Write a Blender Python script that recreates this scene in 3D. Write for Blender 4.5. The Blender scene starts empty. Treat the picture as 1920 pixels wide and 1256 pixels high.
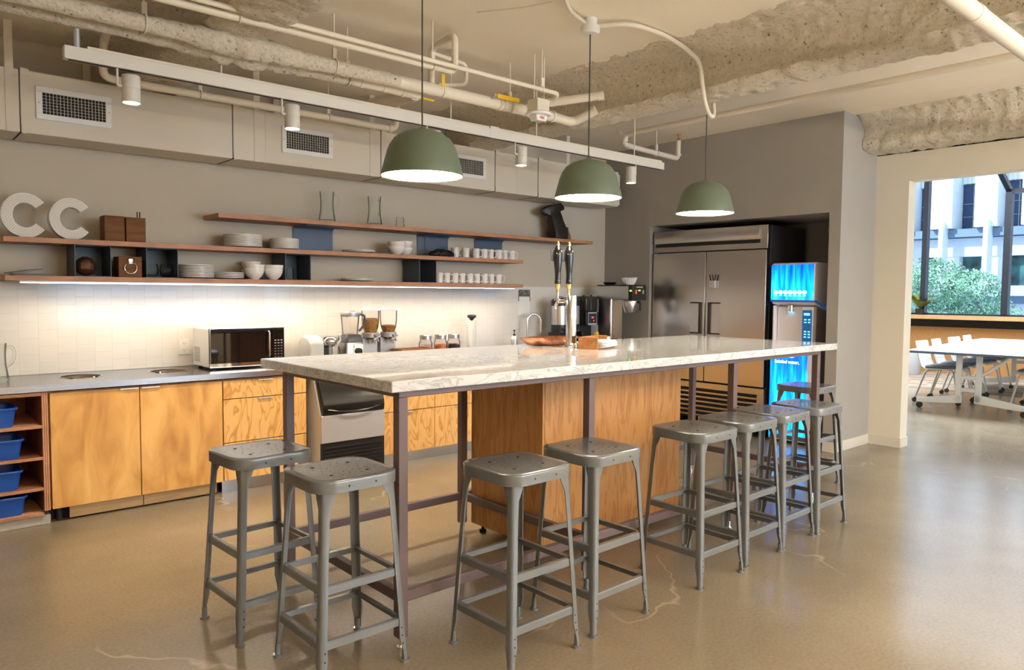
import bpy, bmesh, math, random
from math import pi, sin, cos, radians
from mathutils import Vector as V, Matrix, noise
S = bpy.context.scene
C = S.collection

# ---------------------------------------------------------------- camera
cam = bpy.data.objects.new('camera', bpy.data.cameras.new('camera'))
C.objects.link(cam)
cam.data.sensor_width = 36.0
cam.data.lens = 1387.2 / 1920 * 36.0
cam.data.clip_end = 300
_r = V((0.75092563, -0.66034674, 0.00727153)); _u = V((0.03215007, 0.04755357, 0.99835116)); _f = V((0.65960372, 0.74945369, -0.05693939))
cam.matrix_world = Matrix(((_r.x, _u.x, -_f.x, -1.48276), (_r.y, _u.y, -_f.y, -2.36342), (_r.z, _u.z, -_f.z, 1.40213), (0, 0, 0, 1)))
S.camera = cam

# ---------------------------------------------------------------- exposure, sky, sun, daylight
S.view_settings.view_transform = 'Standard'
S.view_settings.look = 'None'
S.view_settings.exposure = 0.62
S.view_settings.gamma = 1.0
S.view_settings.use_curve_mapping = False
S.cycles.use_denoising = True
S.cycles.max_bounces = 8
S.cycles.diffuse_bounces = 5
S.cycles.glossy_bounces = 4
S.cycles.transmission_bounces = 8
S.cycles.transparent_max_bounces = 12
S.cycles.caustics_reflective = False
S.cycles.caustics_refractive = False
S.cycles.sample_clamp_indirect = 6.0
W = bpy.data.worlds.new('sky'); S.world = W; W.use_nodes = True
W.node_tree.nodes['Background'].inputs[0].default_value = (0.62, 0.80, 1.0, 1)
W.node_tree.nodes['Background'].inputs[1].default_value = 1.1

def lamp(name, kind, loc, energy, col, rot=(0, 0, 0), **kw):
    l = bpy.data.lights.new(name, kind); l.energy = energy; l.color = col
    for k, v in kw.items(): setattr(l, k, v)
    o = bpy.data.objects.new(name, l); C.objects.link(o); o.location = loc; o.rotation_euler = rot
    return o
lamp('sun', 'SUN', (8, -20, 30), 4.6, (0.86, 0.93, 1.0), (radians(-20), radians(-52), 0), angle=0.03)
# daylight: the office windows behind the camera, the skylight over the meeting room
lamp('office_window_daylight', 'AREA', (4.2, -6.6, 1.75), 225, (0.66, 0.82, 1.0), (radians(90), 0, 0), shape='RECTANGLE', size=6.0, size_y=2.0)
lamp('skylight_daylight', 'AREA', (10.0, 0.9, 4.3), 500, (0.88, 0.95, 1.0), (0, 0, 0), shape='RECTANGLE', size=2.6, size_y=3.6)
# warm fill lamps added out of view to light island and stools
lamp('added_fill_near', 'AREA', (0.6, -3.6, 2.95), 8, (1.0, 0.86, 0.68), (0, 0, 0), shape='RECTANGLE', size=4.0, size_y=0.6)
lamp('added_fill_far', 'AREA', (4.6, -2.6, 2.95), 16, (1.0, 0.86, 0.68), (0, 0, 0), shape='RECTANGLE', size=2.0, size_y=0.6)

# upward lamps added out of view so the ceiling bounces soft fill
lamp('added_uplight_near', 'AREA', (-0.6, -4.8, 2.0), 170, (1.0, 0.84, 0.64), (radians(180), 0, 0), shape='RECTANGLE', size=3.5, size_y=0.5)
lamp('added_uplight_right', 'AREA', (3.4, -4.9, 2.0), 360, (1.0, 0.87, 0.68), (radians(180), 0, 0), shape='RECTANGLE', size=3.0, size_y=0.5)

# ---------------------------------------------------------------- materials
def nt(m): return m.node_tree.nodes, m.node_tree.links
def mat(name, col, rough=0.5, metal=0.0, spec=0.5, coat=0.0, emit=None, estr=0.0, alpha=1.0, trans=0.0, ior=1.45, var=0.0, vscale=8.0, bump=0.0, bscale=60.0):
    m = bpy.data.materials.new(name); m.use_nodes = True
    n, l = nt(m); b = n['Principled BSDF']
    b.inputs['Base Color'].default_value = (*col, 1); b.inputs['Roughness'].default_value = rough
    b.inputs['Metallic'].default_value = metal; b.inputs['Specular IOR Level'].default_value = spec
    b.inputs['Coat Weight'].default_value = coat; b.inputs['Alpha'].default_value = alpha
    b.inputs['Transmission Weight'].default_value = trans; b.inputs['IOR'].default_value = ior
    if emit: b.inputs['Emission Color'].default_value = (*emit, 1); b.inputs['Emission Strength'].default_value = estr
    if var or bump:
        tc = n.new('ShaderNodeTexCoord')
    if var:
        no = n.new('ShaderNodeTexNoise'); no.inputs['Scale'].default_value = vscale; no.inputs['Detail'].default_value = 5
        l.new(tc.outputs['Object'], no.inputs['Vector'])
        r = n.new('ShaderNodeValToRGB'); e = r.color_ramp.elements
        e[0].position = 0.3; e[1].position = 0.7
        e[0].color = (*[c * (1 - var) for c in col], 1); e[1].color = (*[min(1, c * (1 + var)) for c in col], 1)
        l.new(no.outputs['Fac'], r.inputs['Fac']); l.new(r.outputs['Color'], b.inputs['Base Color'])
    if bump:
        nb = n.new('ShaderNodeTexNoise'); nb.inputs['Scale'].default_value = bscale; nb.inputs['Detail'].default_value = 4
        l.new(tc.outputs['Object'], nb.inputs['Vector'])
        bp = n.new('ShaderNodeBump'); bp.inputs['Strength'].default_value = bump; bp.inputs['Distance'].default_value = 0.01
        l.new(nb.outputs['Fac'], bp.inputs['Height']); l.new(bp.outputs['Normal'], b.inputs['Normal'])
    return m

def ramp(n, stops):
    r = n.new('ShaderNodeValToRGB'); e = r.color_ramp.elements
    while len(e) < len(stops): e.new(0.5)
    for i, (p, c) in enumerate(stops): e[i].position = p; e[i].color = (*c, 1)
    return r
def mapping(n, l, scale=(1, 1, 1), rot=(0, 0, 0), loc=(0, 0, 0), src='Object'):
    tc = n.new('ShaderNodeTexCoord'); mp = n.new('ShaderNodeMapping')
    mp.inputs['Scale'].default_value = scale; mp.inputs['Rotation'].default_value = rot; mp.inputs['Location'].default_value = loc
    l.new(tc.outputs[src], mp.inputs['Vector']); return mp

def wood(name, c0, c1, c2, scale=(9, 9, 0.9), dist=1.2, rough=0.4, detail=6, nscale=2.2, rings=None):
    """grain along the axis whose scale is small"""
    m = mat(name, c1, rough); n, l = nt(m); b = n['Principled BSDF']
    mp = mapping(n, l, scale)
    no = n.new('ShaderNodeTexNoise'); no.inputs['Scale'].default_value = nscale; no.inputs['Detail'].default_value = detail; no.inputs['Distortion'].default_value = dist
    l.new(mp.outputs[0], no.inputs['Vector']); src = no.outputs['Fac']
    if rings:
        mu = n.new('ShaderNodeMath'); mu.operation = 'MULTIPLY'; mu.inputs[1].default_value = rings; l.new(src, mu.inputs[0])
        fr = n.new('ShaderNodeMath'); fr.operation = 'PINGPONG'; fr.inputs[1].default_value = 1.0; l.new(mu.outputs[0], fr.inputs[0]); src = fr.outputs[0]
    r = ramp(n, [(0.25, c0), (0.5, c1), (0.75, c2)] if not rings else [(0.0, c0), (0.35, c1), (0.6, c2)])
    l.new(src, r.inputs['Fac']); l.new(r.outputs['Color'], b.inputs['Base Color'])
    return m

M = {}
M['wall'] = mat('warm_white_paint', (0.57, 0.515, 0.425), 0.75, var=0.02, vscale=3)
M['grey_wall'] = mat('grey_paint', (0.35, 0.33, 0.305), 0.7, var=0.02, vscale=3)
M['cream_wall'] = mat('cream_paint', (0.72, 0.67, 0.56), 0.7, var=0.015, vscale=3)
M['ceiling'] = mat('ceiling_paint', (0.83, 0.76, 0.635), 0.8, var=0.05, vscale=1.2, bump=0.12, bscale=30)
M['base'] = mat('baseboard_paint', (0.66, 0.62, 0.55), 0.5)
M['duct'] = mat('duct_paint', (0.67, 0.615, 0.52), 0.55, var=0.02, vscale=4)
M['pipe'] = mat('pipe_paint', (0.70, 0.64, 0.53), 0.5)
M['track'] = mat('track_paint', (0.62, 0.60, 0.55), 0.45)
M['dark_gap'] = mat('seam_and_shade_dark', (0.03, 0.025, 0.03), 0.8)
M['black'] = mat('black_plastic', (0.015, 0.015, 0.017), 0.35)
M['rubber'] = mat('dark_rubber', (0.03, 0.03, 0.03), 0.7)
M['white'] = mat('white_plastic', (0.80, 0.79, 0.77), 0.4)
M['ceramic'] = mat('white_ceramic', (0.88, 0.84, 0.80), 0.18)
M['paper'] = mat('white_paper', (0.85, 0.84, 0.82), 0.8)
M['chrome'] = mat('chrome', (0.86, 0.86, 0.87), 0.07, 1.0)
M['brass'] = mat('brass', (0.86, 0.66, 0.30), 0.18, 1.0)
M['copper'] = mat('copper', (0.62, 0.27, 0.15), 0.24, 1.0)
M['stool'] = mat('grey_enamel', (0.180, 0.192, 0.200), 0.22, 0.2, coat=0.25, var=0.06, vscale=6)
M['hole'] = mat('hole_dark', (0.02, 0.018, 0.015), 0.8)
M['frame'] = mat('island_frame_paint', (0.150, 0.106, 0.108), 0.45)
M['shade'] = mat('sage_green_lacquer', (0.128, 0.165, 0.110), 0.5)
M['lamp_on'] = mat('lit_diffuser', (1, 0.95, 0.88), 0.4, emit=(1.0, 0.86, 0.66), estr=24.0)
M['spot_on'] = mat('lit_spot_lens', (1, 0.95, 0.9), 0.4, emit=(1.0, 0.88, 0.70), estr=14.0)
M['led_on'] = mat('lit_led', (1, 0.96, 0.9), 0.4, emit=(1.0, 0.84, 0.62), estr=82.0)
M['blue_bin'] = mat('blue_plastic', (0.012, 0.085, 0.42), 0.33)
M['bin_steel'] = mat('blue_grey_steel', (0.075, 0.098, 0.120), 0.5, 0.2)
M['brk_steel'] = mat('slate_blue_steel', (0.105, 0.140, 0.215), 0.5, 0.2)
M['walnut'] = wood('walnut', (0.11, 0.045, 0.016), (0.17, 0.075, 0.028), (0.23, 0.11, 0.042), (0.9, 9, 9), rough=0.6)
M['walnut'].node_tree.nodes['Principled BSDF'].inputs['Specular IOR Level'].default_value = 0.2
M['acacia'] = wood('acacia', (0.20, 0.07, 0.02), (0.36, 0.15, 0.045), (0.46, 0.21, 0.07), (1.2, 9, 9), rough=0.3)
M['door_ply'] = wood('maple_ply', (0.46, 0.215, 0.055), (0.69, 0.375, 0.110), (0.84, 0.51, 0.175), (3.4, 3.4, 1.1), dist=0.8, nscale=2.4, rough=0.42, detail=6)
M['fir_ply'] = wood('fir_ply', (0.58, 0.28, 0.075), (0.80, 0.46, 0.16), (0.82, 0.49, 0.18), (9.5, 9.5, 2.3), dist=1.0, nscale=1.35, rough=0.45, detail=1.5, rings=11)
M['oak'] = wood('oak_ply', (0.41, 0.185, 0.060), (0.48, 0.225, 0.078), (0.54, 0.275, 0.100), (9, 9, 1.1), dist=1.2, nscale=2.4, rough=0.45, detail=3, rings=7)
M['kick_ply'] = wood('kick_ply', (0.42, 0.28, 0.14), (0.55, 0.38, 0.20), (0.62, 0.45, 0.26), (0.8, 8, 8))
M['tan_wall'] = mat('tan_cork_wall', (0.33, 0.150, 0.040), 0.7, var=0.06, vscale=20)
M['cable_dark'] = mat('cord_olive', (0.045, 0.05, 0.035), 0.6)
M['yellow'] = mat('yellow_vinyl', (0.75, 0.46, 0.02), 0.45)
M['red_ink'] = mat('red_ink', (0.65, 0.05, 0.03), 0.5)
M['bag_black'] = mat('black_crinkled_paper', (0.014, 0.012, 0.011), 0.42, bump=0.5, bscale=25)
M['kraft'] = mat('kraft_paper', (0.32, 0.17, 0.06), 0.6)
M['dark_steel'] = mat('black_coated_steel', (0.045, 0.047, 0.052), 0.4, 0.3)
M['concrete_curb'] = mat('curb_concrete', (0.42, 0.40, 0.37), 0.6, var=0.22, vscale=5)
M['chair_pad'] = mat('grey_seat_pad', (0.22, 0.23, 0.25), 0.7)
M['chair_white'] = mat('white_chair_shell', (0.80, 0.80, 0.78), 0.4)
M['chair_metal'] = mat('chair_silver', (0.55, 0.54, 0.50), 0.35, 0.4)
M['table_white'] = mat('white_table_laminate', (0.90, 0.90, 0.89), 0.25)
M['table_edge'] = mat('blue_grey_table_edge', (0.10, 0.15, 0.24), 0.5)
M['sill_wood'] = mat('sill_wood', (0.42, 0.24, 0.10), 0.5, var=0.1, vscale=6)
M['ice_front'] = mat('satin_steel_panel', (0.56, 0.57, 0.64), 0.4, 0.45)
M['pull_metal'] = mat('satin_pull_metal', (0.80, 0.77, 0.72), 0.35, 0.3)
M['liner_steel'] = mat('bin_liner_steel', (0.34, 0.30, 0.26), 0.3, 0.8)
M['felt'] = mat('light_grey_felt', (0.42, 0.42, 0.42), 0.9, var=0.04, vscale=60)
M['bronze'] = mat('dark_bronze_frame', (0.022, 0.024, 0.032), 0.4, 0.4)
M['stone'] = mat('pale_facade_stone', (0.74, 0.78, 0.82), 0.8, var=0.04, vscale=2)
M['stone_grey'] = mat('grey_facade_stone', (0.42, 0.48, 0.56), 0.8, var=0.05, vscale=2)
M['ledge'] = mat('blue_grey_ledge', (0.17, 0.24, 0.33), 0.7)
M['ext_glass'] = mat('dark_facade_glass', (0.035, 0.065, 0.14), 0.12)
M['ext_glass_green'] = mat('facade_glass_painted_reflection', (0.05, 0.13, 0.13), 0.15, var=0.7, vscale=1.2)  # mottled green foliage reflection is painted into the glass colour
M['wax_amber'] = mat('amber_mosaic', (0.16, 0.075, 0.04), 0.12, 0.7, coat=0.6)
M['lid_black'] = mat('black_glossy_lid', (0.010, 0.010, 0.011), 0.22)
M['silver_panel'] = mat('pale_grey_panel', (0.60, 0.57, 0.53), 0.4)
M['screen_off'] = mat('black_glass', (0.016, 0.011, 0.009), 0.05, coat=0.5)
M['tablet'] = mat('grey_tablet', (0.10, 0.10, 0.11), 0.3)
M['lcd_green'] = mat('lcd_green', (0.1, 0.5, 0.02), 0.4, emit=(0.25, 1.0, 0.03), estr=2.2)
M['led_red'] = mat('led_red', (0.5, 0.02, 0.02), 0.4, emit=(1.0, 0.05, 0.03), estr=2.2)
M['silver_plastic'] = mat('silver_plastic', (0.52, 0.52, 0.55), 0.35, 0.5)
M['smoke_plastic'] = mat('smoked_plastic', (0.03, 0.028, 0.026), 0.12)
M['disp_white'] = mat('dispenser_white', (0.84, 0.82, 0.90), 0.4)
M['disp_side'] = mat('dispenser_grey_side', (0.40, 0.37, 0.40), 0.4)
M['disp_blue'] = mat('dispenser_blue', (0.01, 0.10, 0.30), 0.35, emit=(0.01, 0.12, 0.42), estr=0.25)
M['glow_white'] = mat('backlit_white', (1, 1, 1), 0.4, emit=(0.85, 0.97, 1.0), estr=2.6)
M['glow_cyan'] = mat('lit_cyan', (0.3, 0.9, 1), 0.4, emit=(0.1, 0.75, 1.0), estr=1.6)
M['mixed_candy_pink'] = mat('pink_candy', (0.75, 0.40, 0.38), 0.4)
M['mixed_candy_orange'] = mat('orange_candy', (0.80, 0.22, 0.06), 0.4)
M['mixed_candy_yellow'] = mat('yellow_candy', (0.82, 0.56, 0.06), 0.4)
M['mixed_candy_dark'] = mat('dark_candy', (0.06, 0.03, 0.03), 0.4)
M['granola'] = mat('granola', (0.55, 0.29, 0.10), 0.7)
M['granola_dark'] = mat('granola_dark', (0.36, 0.17, 0.06), 0.7)
M['honey'] = mat('honey_amber', (0.10, 0.05, 0.015), 0.15)
M['foliage'] = mat('leaf_green', (0.30, 0.52, 0.38), 0.5, var=0.55, vscale=5)
M['gloss_black'] = mat('gloss_black', (0.008, 0.008, 0.009), 0.1, coat=0.5)
M['houseplant'] = mat('houseplant_leaf', (0.16, 0.20, 0.04), 0.45, var=0.3, vscale=6)
M['bark'] = mat('bark', (0.10, 0.075, 0.05), 0.9)

def steel(name, col, rough, axis_scale, strength=0.04):
    m = mat(name, col, rough, 1.0); n, l = nt(m); b = n['Principled BSDF']
    mp = mapping(n, l, axis_scale)
    no = n.new('ShaderNodeTexNoise'); no.inputs['Scale'].default_value = 3.0; no.inputs['Detail'].default_value = 4
    l.new(mp.outputs[0], no.inputs['Vector'])
    bp = n.new('ShaderNodeBump'); bp.inputs['Strength'].default_value = strength; bp.inputs['Distance'].default_value = 0.01
    l.new(no.outputs['Fac'], bp.inputs['Height']); l.new(bp.outputs['Normal'], b.inputs['Normal'])
    return m
M['steel'] = steel('brushed_steel', (0.60, 0.585, 0.57), 0.30, (2, 60, 60))
M['steel_v'] = steel('fridge_steel', (0.56, 0.52, 0.49), 0.24, (30, 0.8, 30), 0.012)
M['counter_steel'] = steel('counter_steel', (0.50, 0.50, 0.52), 0.24, (1.5, 40, 40), 0.02)

def marble():
    m = mat('veined_marble', (0.8, 0.78, 0.74), 0.07, coat=0.3); n, l = nt(m); b = n['Principled BSDF']
    mp = mapping(n, l, (1.6, 4.2, 4.2), (0, 0, 0.35))
    n1 = n.new('ShaderNodeTexNoise'); n1.inputs['Scale'].default_value = 3.2; n1.inputs['Detail'].default_value = 9; n1.inputs['Distortion'].default_value = 1.6; n1.inputs['Roughness'].default_value = 0.62
    l.new(mp.outputs[0], n1.inputs['Vector'])
    sb = n.new('ShaderNodeMath'); sb.operation = 'SUBTRACT'; sb.inputs[1].default_value = 0.5; l.new(n1.outputs['Fac'], sb.inputs[0])
    ab = n.new('ShaderNodeMath'); ab.operation = 'ABSOLUTE'; l.new(sb.outputs[0], ab.inputs[0])
    r = ramp(n, [(0.0, (0.42, 0.43, 0.445)), (0.018, (0.66, 0.665, 0.67)), (0.06, (0.765, 0.775, 0.785))])
    l.new(ab.outputs[0], r.inputs['Fac'])
    n2 = n.new('ShaderNodeTexNoise'); n2.inputs['Scale'].default_value = 5.0; n2.inputs['Detail'].default_value = 4; l.new(mp.outputs[0], n2.inputs['Vector'])
    r2 = ramp(n, [(0.38, (0.90, 0.90, 0.90)), (0.6, (1, 1, 1))]); l.new(n2.outputs['Fac'], r2.inputs['Fac'])
    mx = n.new('ShaderNodeMix'); mx.data_type = 'RGBA'; mx.blend_type = 'MULTIPLY'; mx.inputs[0].default_value = 1.0
    l.new(r.outputs[0], mx.inputs[6]); l.new(r2.outputs[0], mx.inputs[7]); l.new(mx.outputs[2], b.inputs['Base Color'])
    return m
M['marble'] = marble()

def floor_mat():
    m = mat('polished_concrete', (0.4, 0.35, 0.27), 0.2, spec=0.5); n, l = nt(m); b = n['Principled BSDF']
    mp = mapping(n, l)
    n1 = n.new('ShaderNodeTexNoise'); n1.inputs['Scale'].default_value = 0.8; n1.inputs['Detail'].default_value = 8; n1.inputs['Roughness'].default_value = 0.55; n1.inputs['Distortion'].default_value = 0.0
    l.new(mp.outputs[0], n1.inputs['Vector'])
    r = ramp(n, [(0.30, (0.188, 0.153, 0.106)), (0.5, (0.238, 0.196, 0.139)), (0.70, (0.288, 0.242, 0.175))]); l.new(n1.outputs['Fac'], r.inputs['Fac'])
    n2 = n.new('ShaderNodeTexNoise'); n2.inputs['Scale'].default_value = 70; n2.inputs['Detail'].default_value = 3; l.new(mp.outputs[0], n2.inputs['Vector'])
    r2 = ramp(n, [(0.3, (0.88, 0.88, 0.88)), (0.7, (1.08, 1.08, 1.08))]); l.new(n2.outputs['Fac'], r2.inputs['Fac'])
    mx = n.new('ShaderNodeMix'); mx.data_type = 'RGBA'; mx.blend_type = 'MULTIPLY'; mx.inputs[0].default_value = 1.0
    l.new(r.outputs[0], mx.inputs[6]); l.new(r2.outputs[0], mx.inputs[7])
    # pale hairline cracks, broken up by a second noise
    nd = n.new('ShaderNodeTexNoise'); nd.inputs['Scale'].default_value = 0.42; nd.inputs['Detail'].default_value = 5; nd.inputs['Roughness'].default_value = 0.52; l.new(mp.outputs[0], nd.inputs['Vector'])
    c1 = n.new('ShaderNodeMath'); c1.operation = 'SUBTRACT'; c1.inputs[1].default_value = 0.5; l.new(nd.outputs['Fac'], c1.inputs[0])
    c2 = n.new('ShaderNodeMath'); c2.operation = 'ABSOLUTE'; l.new(c1.outputs[0], c2.inputs[0])
    rc = ramp(n, [(0.0, (1, 1, 1)), (0.0008, (0, 0, 0))]); l.new(c2.outputs[0], rc.inputs['Fac'])
    nm = n.new('ShaderNodeTexNoise'); nm.inputs['Scale'].default_value = 1.1; l.new(mp.outputs[0], nm.inputs['Vector'])
    rm = ramp(n, [(0.52, (0, 0, 0)), (0.62, (0.4, 0.4, 0.4))]); l.new(nm.outputs['Fac'], rm.inputs['Fac'])
    mu = n.new('ShaderNodeMath'); mu.operation = 'MULTIPLY'; l.new(rc.outputs[0], mu.inputs[0]); l.new(rm.outputs[0], mu.inputs[1])
    m3 = n.new('ShaderNodeMix'); m3.data_type = 'RGBA'; l.new(mu.outputs[0], m3.inputs[0]); l.new(mx.outputs[2], m3.inputs[6]); m3.inputs[7].default_value = (0.62, 0.53, 0.40, 1)
    l.new(m3.outputs[2], b.inputs['Base Color'])
    return m
M['floor'] = floor_mat()

def tile_mat():
    m = mat('white_tile', (0.8, 0.78, 0.75), 0.12); n, l = nt(m); b = n['Principled BSDF']
    tc = n.new('ShaderNodeTexCoord'); sx = n.new('ShaderNodeSeparateXYZ'); cx = n.new('ShaderNodeCombineXYZ')
    l.new(tc.outputs['Object'], sx.inputs[0])
    ax = n.new('ShaderNodeMath'); ax.operation = 'ADD'; ax.inputs[1].default_value = 0.718 + 10 * 0.1095 + 4 * 0.1095; l.new(sx.outputs['X'], ax.inputs[0])
    az = n.new('ShaderNodeMath'); az.operation = 'ADD'; az.inputs[1].default_value = -0.05; l.new(sx.outputs['Z'], az.inputs[0])
    l.new(az.outputs[0], cx.inputs['X']); l.new(ax.outputs[0], cx.inputs['Y'])   # courses run vertically
    br = n.new('ShaderNodeTexBrick'); br.offset = 0.5; br.inputs['Scale'].default_value = 1.0
    br.inputs['Brick Width'].default_value = 0.1085; br.inputs['Row Height'].default_value = 0.1095; br.inputs['Mortar Size'].default_value = 0.0016; br.inputs['Mortar Smooth'].default_value = 0.4
    br.inputs['Color1'].default_value = (0.80, 0.775, 0.74, 1); br.inputs['Color2'].default_value = (0.77, 0.745, 0.71, 1); br.inputs['Mortar'].default_value = (0.69, 0.655, 0.60, 1)
    l.new(cx.outputs[0], br.inputs['Vector']); l.new(br.outputs['Color'], b.inputs['Base Color'])
    bp = n.new('ShaderNodeBump'); bp.invert = True; bp.inputs['Strength'].default_value = 0.3; bp.inputs['Distance'].default_value = 0.004
    l.new(br.outputs['Fac'], bp.inputs['Height']); l.new(bp.outputs['Normal'], b.inputs['Normal'])
    return m
M['tile'] = tile_mat()

def ply_edge(name='plywood_layers', axis='Z'):
    m = mat(name, (0.5, 0.25, 0.14), 0.5); n, l = nt(m); b = n['Principled BSDF']
    mp = mapping(n, l, (0.6, 0.6, 1))
    no = n.new('ShaderNodeTexNoise'); no.inputs['Scale'].default_value = 9; no.inputs['Detail'].default_value = 4; l.new(mp.outputs[0], no.inputs['Vector'])
    wv = n.new('ShaderNodeTexWave'); wv.bands_direction = axis; wv.inputs['Scale'].default_value = 48; wv.inputs['Distortion'].default_value = 1.0; wv.inputs['Detail'].default_value = 2; l.new(mp.outputs[0], wv.inputs['Vector'])
    r = ramp(n, [(0.1, (0.26, 0.095, 0.045)), (0.5, (0.52, 0.225, 0.115)), (0.85, (0.70, 0.38, 0.21))]); l.new(wv.outputs['Fac'], r.inputs['Fac'])
    r2 = ramp(n, [(0.3, (0.7, 0.7, 0.7)), (0.6, (1, 1, 1))]); l.new(no.outputs['Fac'], r2.inputs['Fac'])
    mx = n.new('ShaderNodeMix'); mx.data_type = 'RGBA'; mx.blend_type = 'MULTIPLY'; mx.inputs[0].default_value = 1.0
    l.new(r.outputs[0], mx.inputs[6]); l.new(r2.outputs[0], mx.inputs[7]); l.new(mx.outputs[2], b.inputs['Base Color'])
    return m
M['ply'] = ply_edge()
M['ply_upright'] = ply_edge('plywood_layers_upright', 'X')

def spray_mat():
    m = mat('sprayed_fireproofing', (0.6, 0.52, 0.4), 0.95, spec=0.1); n, l = nt(m); b = n['Principled BSDF']
    mp = mapping(n, l)
    n1 = n.new('ShaderNodeTexNoise'); n1.inputs['Scale'].default_value = 44; n1.inputs['Detail'].default_value = 7; n1.inputs['Roughness'].default_value = 0.68; l.new(mp.outputs[0], n1.inputs['Vector'])
    r = ramp(n, [(0.33, (0.17, 0.13, 0.085)), (0.39, (0.80, 0.71, 0.56)), (0.6, (0.92, 0.845, 0.70))]); l.new(n1.outputs['Fac'], r.inputs['Fac'])
    l.new(r.outputs[0], b.inputs['Base Color'])
    n2 = n.new('ShaderNodeTexNoise'); n2.inputs['Scale'].default_value = 34; n2.inputs['Detail'].default_value = 6; l.new(mp.outputs[0], n2.inputs['Vector'])
    bp = n.new('ShaderNodeBump'); bp.inputs['Strength'].default_value = 1.0; bp.inputs['Distance'].default_value = 0.028
    l.new(n1.outputs['Fac'], bp.inputs['Height']); l.new(bp.outputs['Normal'], b.inputs['Normal'])
    return m
M['spray'] = spray_mat()

def glass(name, tint=(1, 1, 1), refl=0.12):
    m = bpy.data.materials.new(name); m.use_nodes = True; n, l = nt(m)
    n.remove(n['Principled BSDF'])
    tr = n.new('ShaderNodeBsdfTransparent'); tr.inputs[0].default_value = (*tint, 1)
    gl = n.new('ShaderNodeBsdfGlossy'); gl.inputs['Roughness'].default_value = 0.03
    fr = n.new('ShaderNodeLayerWeight'); fr.inputs['Blend'].default_value = refl
    mx = n.new('ShaderNodeMixShader'); cp = n.new('ShaderNodeMath'); cp.operation = 'MULTIPLY'; cp.inputs[1].default_value = 0.8; l.new(fr.outputs['Fresnel'], cp.inputs[0]); l.new(cp.outputs[0], mx.inputs[0]); l.new(tr.outputs[0], mx.inputs[1]); l.new(gl.outputs[0], mx.inputs[2])
    l.new(mx.outputs[0], n['Material Output'].inputs[0]); return m
M['glass'] = glass('clear_glass', (0.975, 0.985, 0.975), 0.16)
M['pane'] = glass('window_pane', (0.95, 0.98, 1.0), 0.08)
M['jar_plastic'] = glass('clear_plastic', (0.975, 0.965, 0.96), 0.12)

def water_panel():
    m = mat('backlit_water_picture', (0.0, 0.2, 0.6), 0.3); n, l = nt(m); b = n['Principled BSDF']
    mp = mapping(n, l, (1, 14, 1.6))
    no = n.new('ShaderNodeTexNoise'); no.inputs['Scale'].default_value = 2.0; no.inputs['Detail'].default_value = 6; no.inputs['Distortion'].default_value = 0.5; l.new(mp.outputs[0], no.inputs['Vector'])
    r = ramp(n, [(0.24, (0.0, 0.035, 0.60)), (0.43, (0.0, 0.15, 0.95)), (0.58, (0.0, 0.33, 1.0)), (0.78, (0.05, 0.58, 1.0))])
    tc = n.new('ShaderNodeTexCoord'); sx = n.new('ShaderNodeSeparateXYZ'); l.new(tc.outputs['Generated'], sx.inputs[0])
    # the printed picture is darker at its top edge
    mr = n.new('ShaderNodeMapRange'); mr.inputs['From Min'].default_value = 0.45; mr.inputs['From Max'].default_value = 1.0; mr.inputs['To Min'].default_value = 0.06; mr.inputs['To Max'].default_value = -0.14
    l.new(sx.outputs['Z'], mr.inputs['Value'])
    ad = n.new('ShaderNodeMath'); ad.operation = 'ADD'; l.new(no.outputs['Fac'], ad.inputs[0]); l.new(mr.outputs[0], ad.inputs[1])
    l.new(ad.outputs[0], r.inputs['Fac']); l.new(r.outputs[0], b.inputs['Emission Color']); l.new(r.outputs[0], b.inputs['Base Color']); b.inputs['Emission Strength'].default_value = 1.7
    return m
M['water'] = water_panel()

def lattice():
    m = mat('perforated_white_face', (0.7, 0.68, 0.62), 0.5); n, l = nt(m); b = n['Principled BSDF']
    mp = mapping(n, l, (80, 80, 80), (0, radians(45), 0))
    ck = n.new('ShaderNodeTexVoronoi'); ck.inputs['Randomness'].default_value = 0.0; ck.inputs['Scale'].default_value = 1.0; l.new(mp.outputs[0], ck.inputs['Vector'])
    r = ramp(n, [(0.40, (0.40, 0.37, 0.32)), (0.50, (0.74, 0.71, 0.64))]); l.new(ck.outputs['Distance'], r.inputs['Fac']); l.new(r.outputs[0], b.inputs['Base Color'])
    return m
M['lattice'] = lattice()

def carpet():
    m = mat('dashed_carpet', (0.4, 0.3, 0.22), 0.9); n, l = nt(m); b = n['Principled BSDF']
    mp = mapping(n, l, (1, 1, 1), (0, 0, radians(90)))
    br = n.new('ShaderNodeTexBrick'); br.inputs['Scale'].default_value = 1.0; br.inputs['Brick Width'].default_value = 0.75; br.inputs['Row Height'].default_value = 0.34; br.inputs['Mortar Size'].default_value = 0.13
    br.inputs['Color1'].default_value = (0.10, 0.07, 0.08, 1); br.inputs['Color2'].default_value = (0.16, 0.11, 0.11, 1); br.inputs['Mortar'].default_value = (0.29, 0.22, 0.15, 1)
    l.new(mp.outputs[0], br.inputs['Vector']); l.new(br.outputs['Color'], b.inputs['Base Color']); return m
M['carpet'] = carpet()

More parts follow.
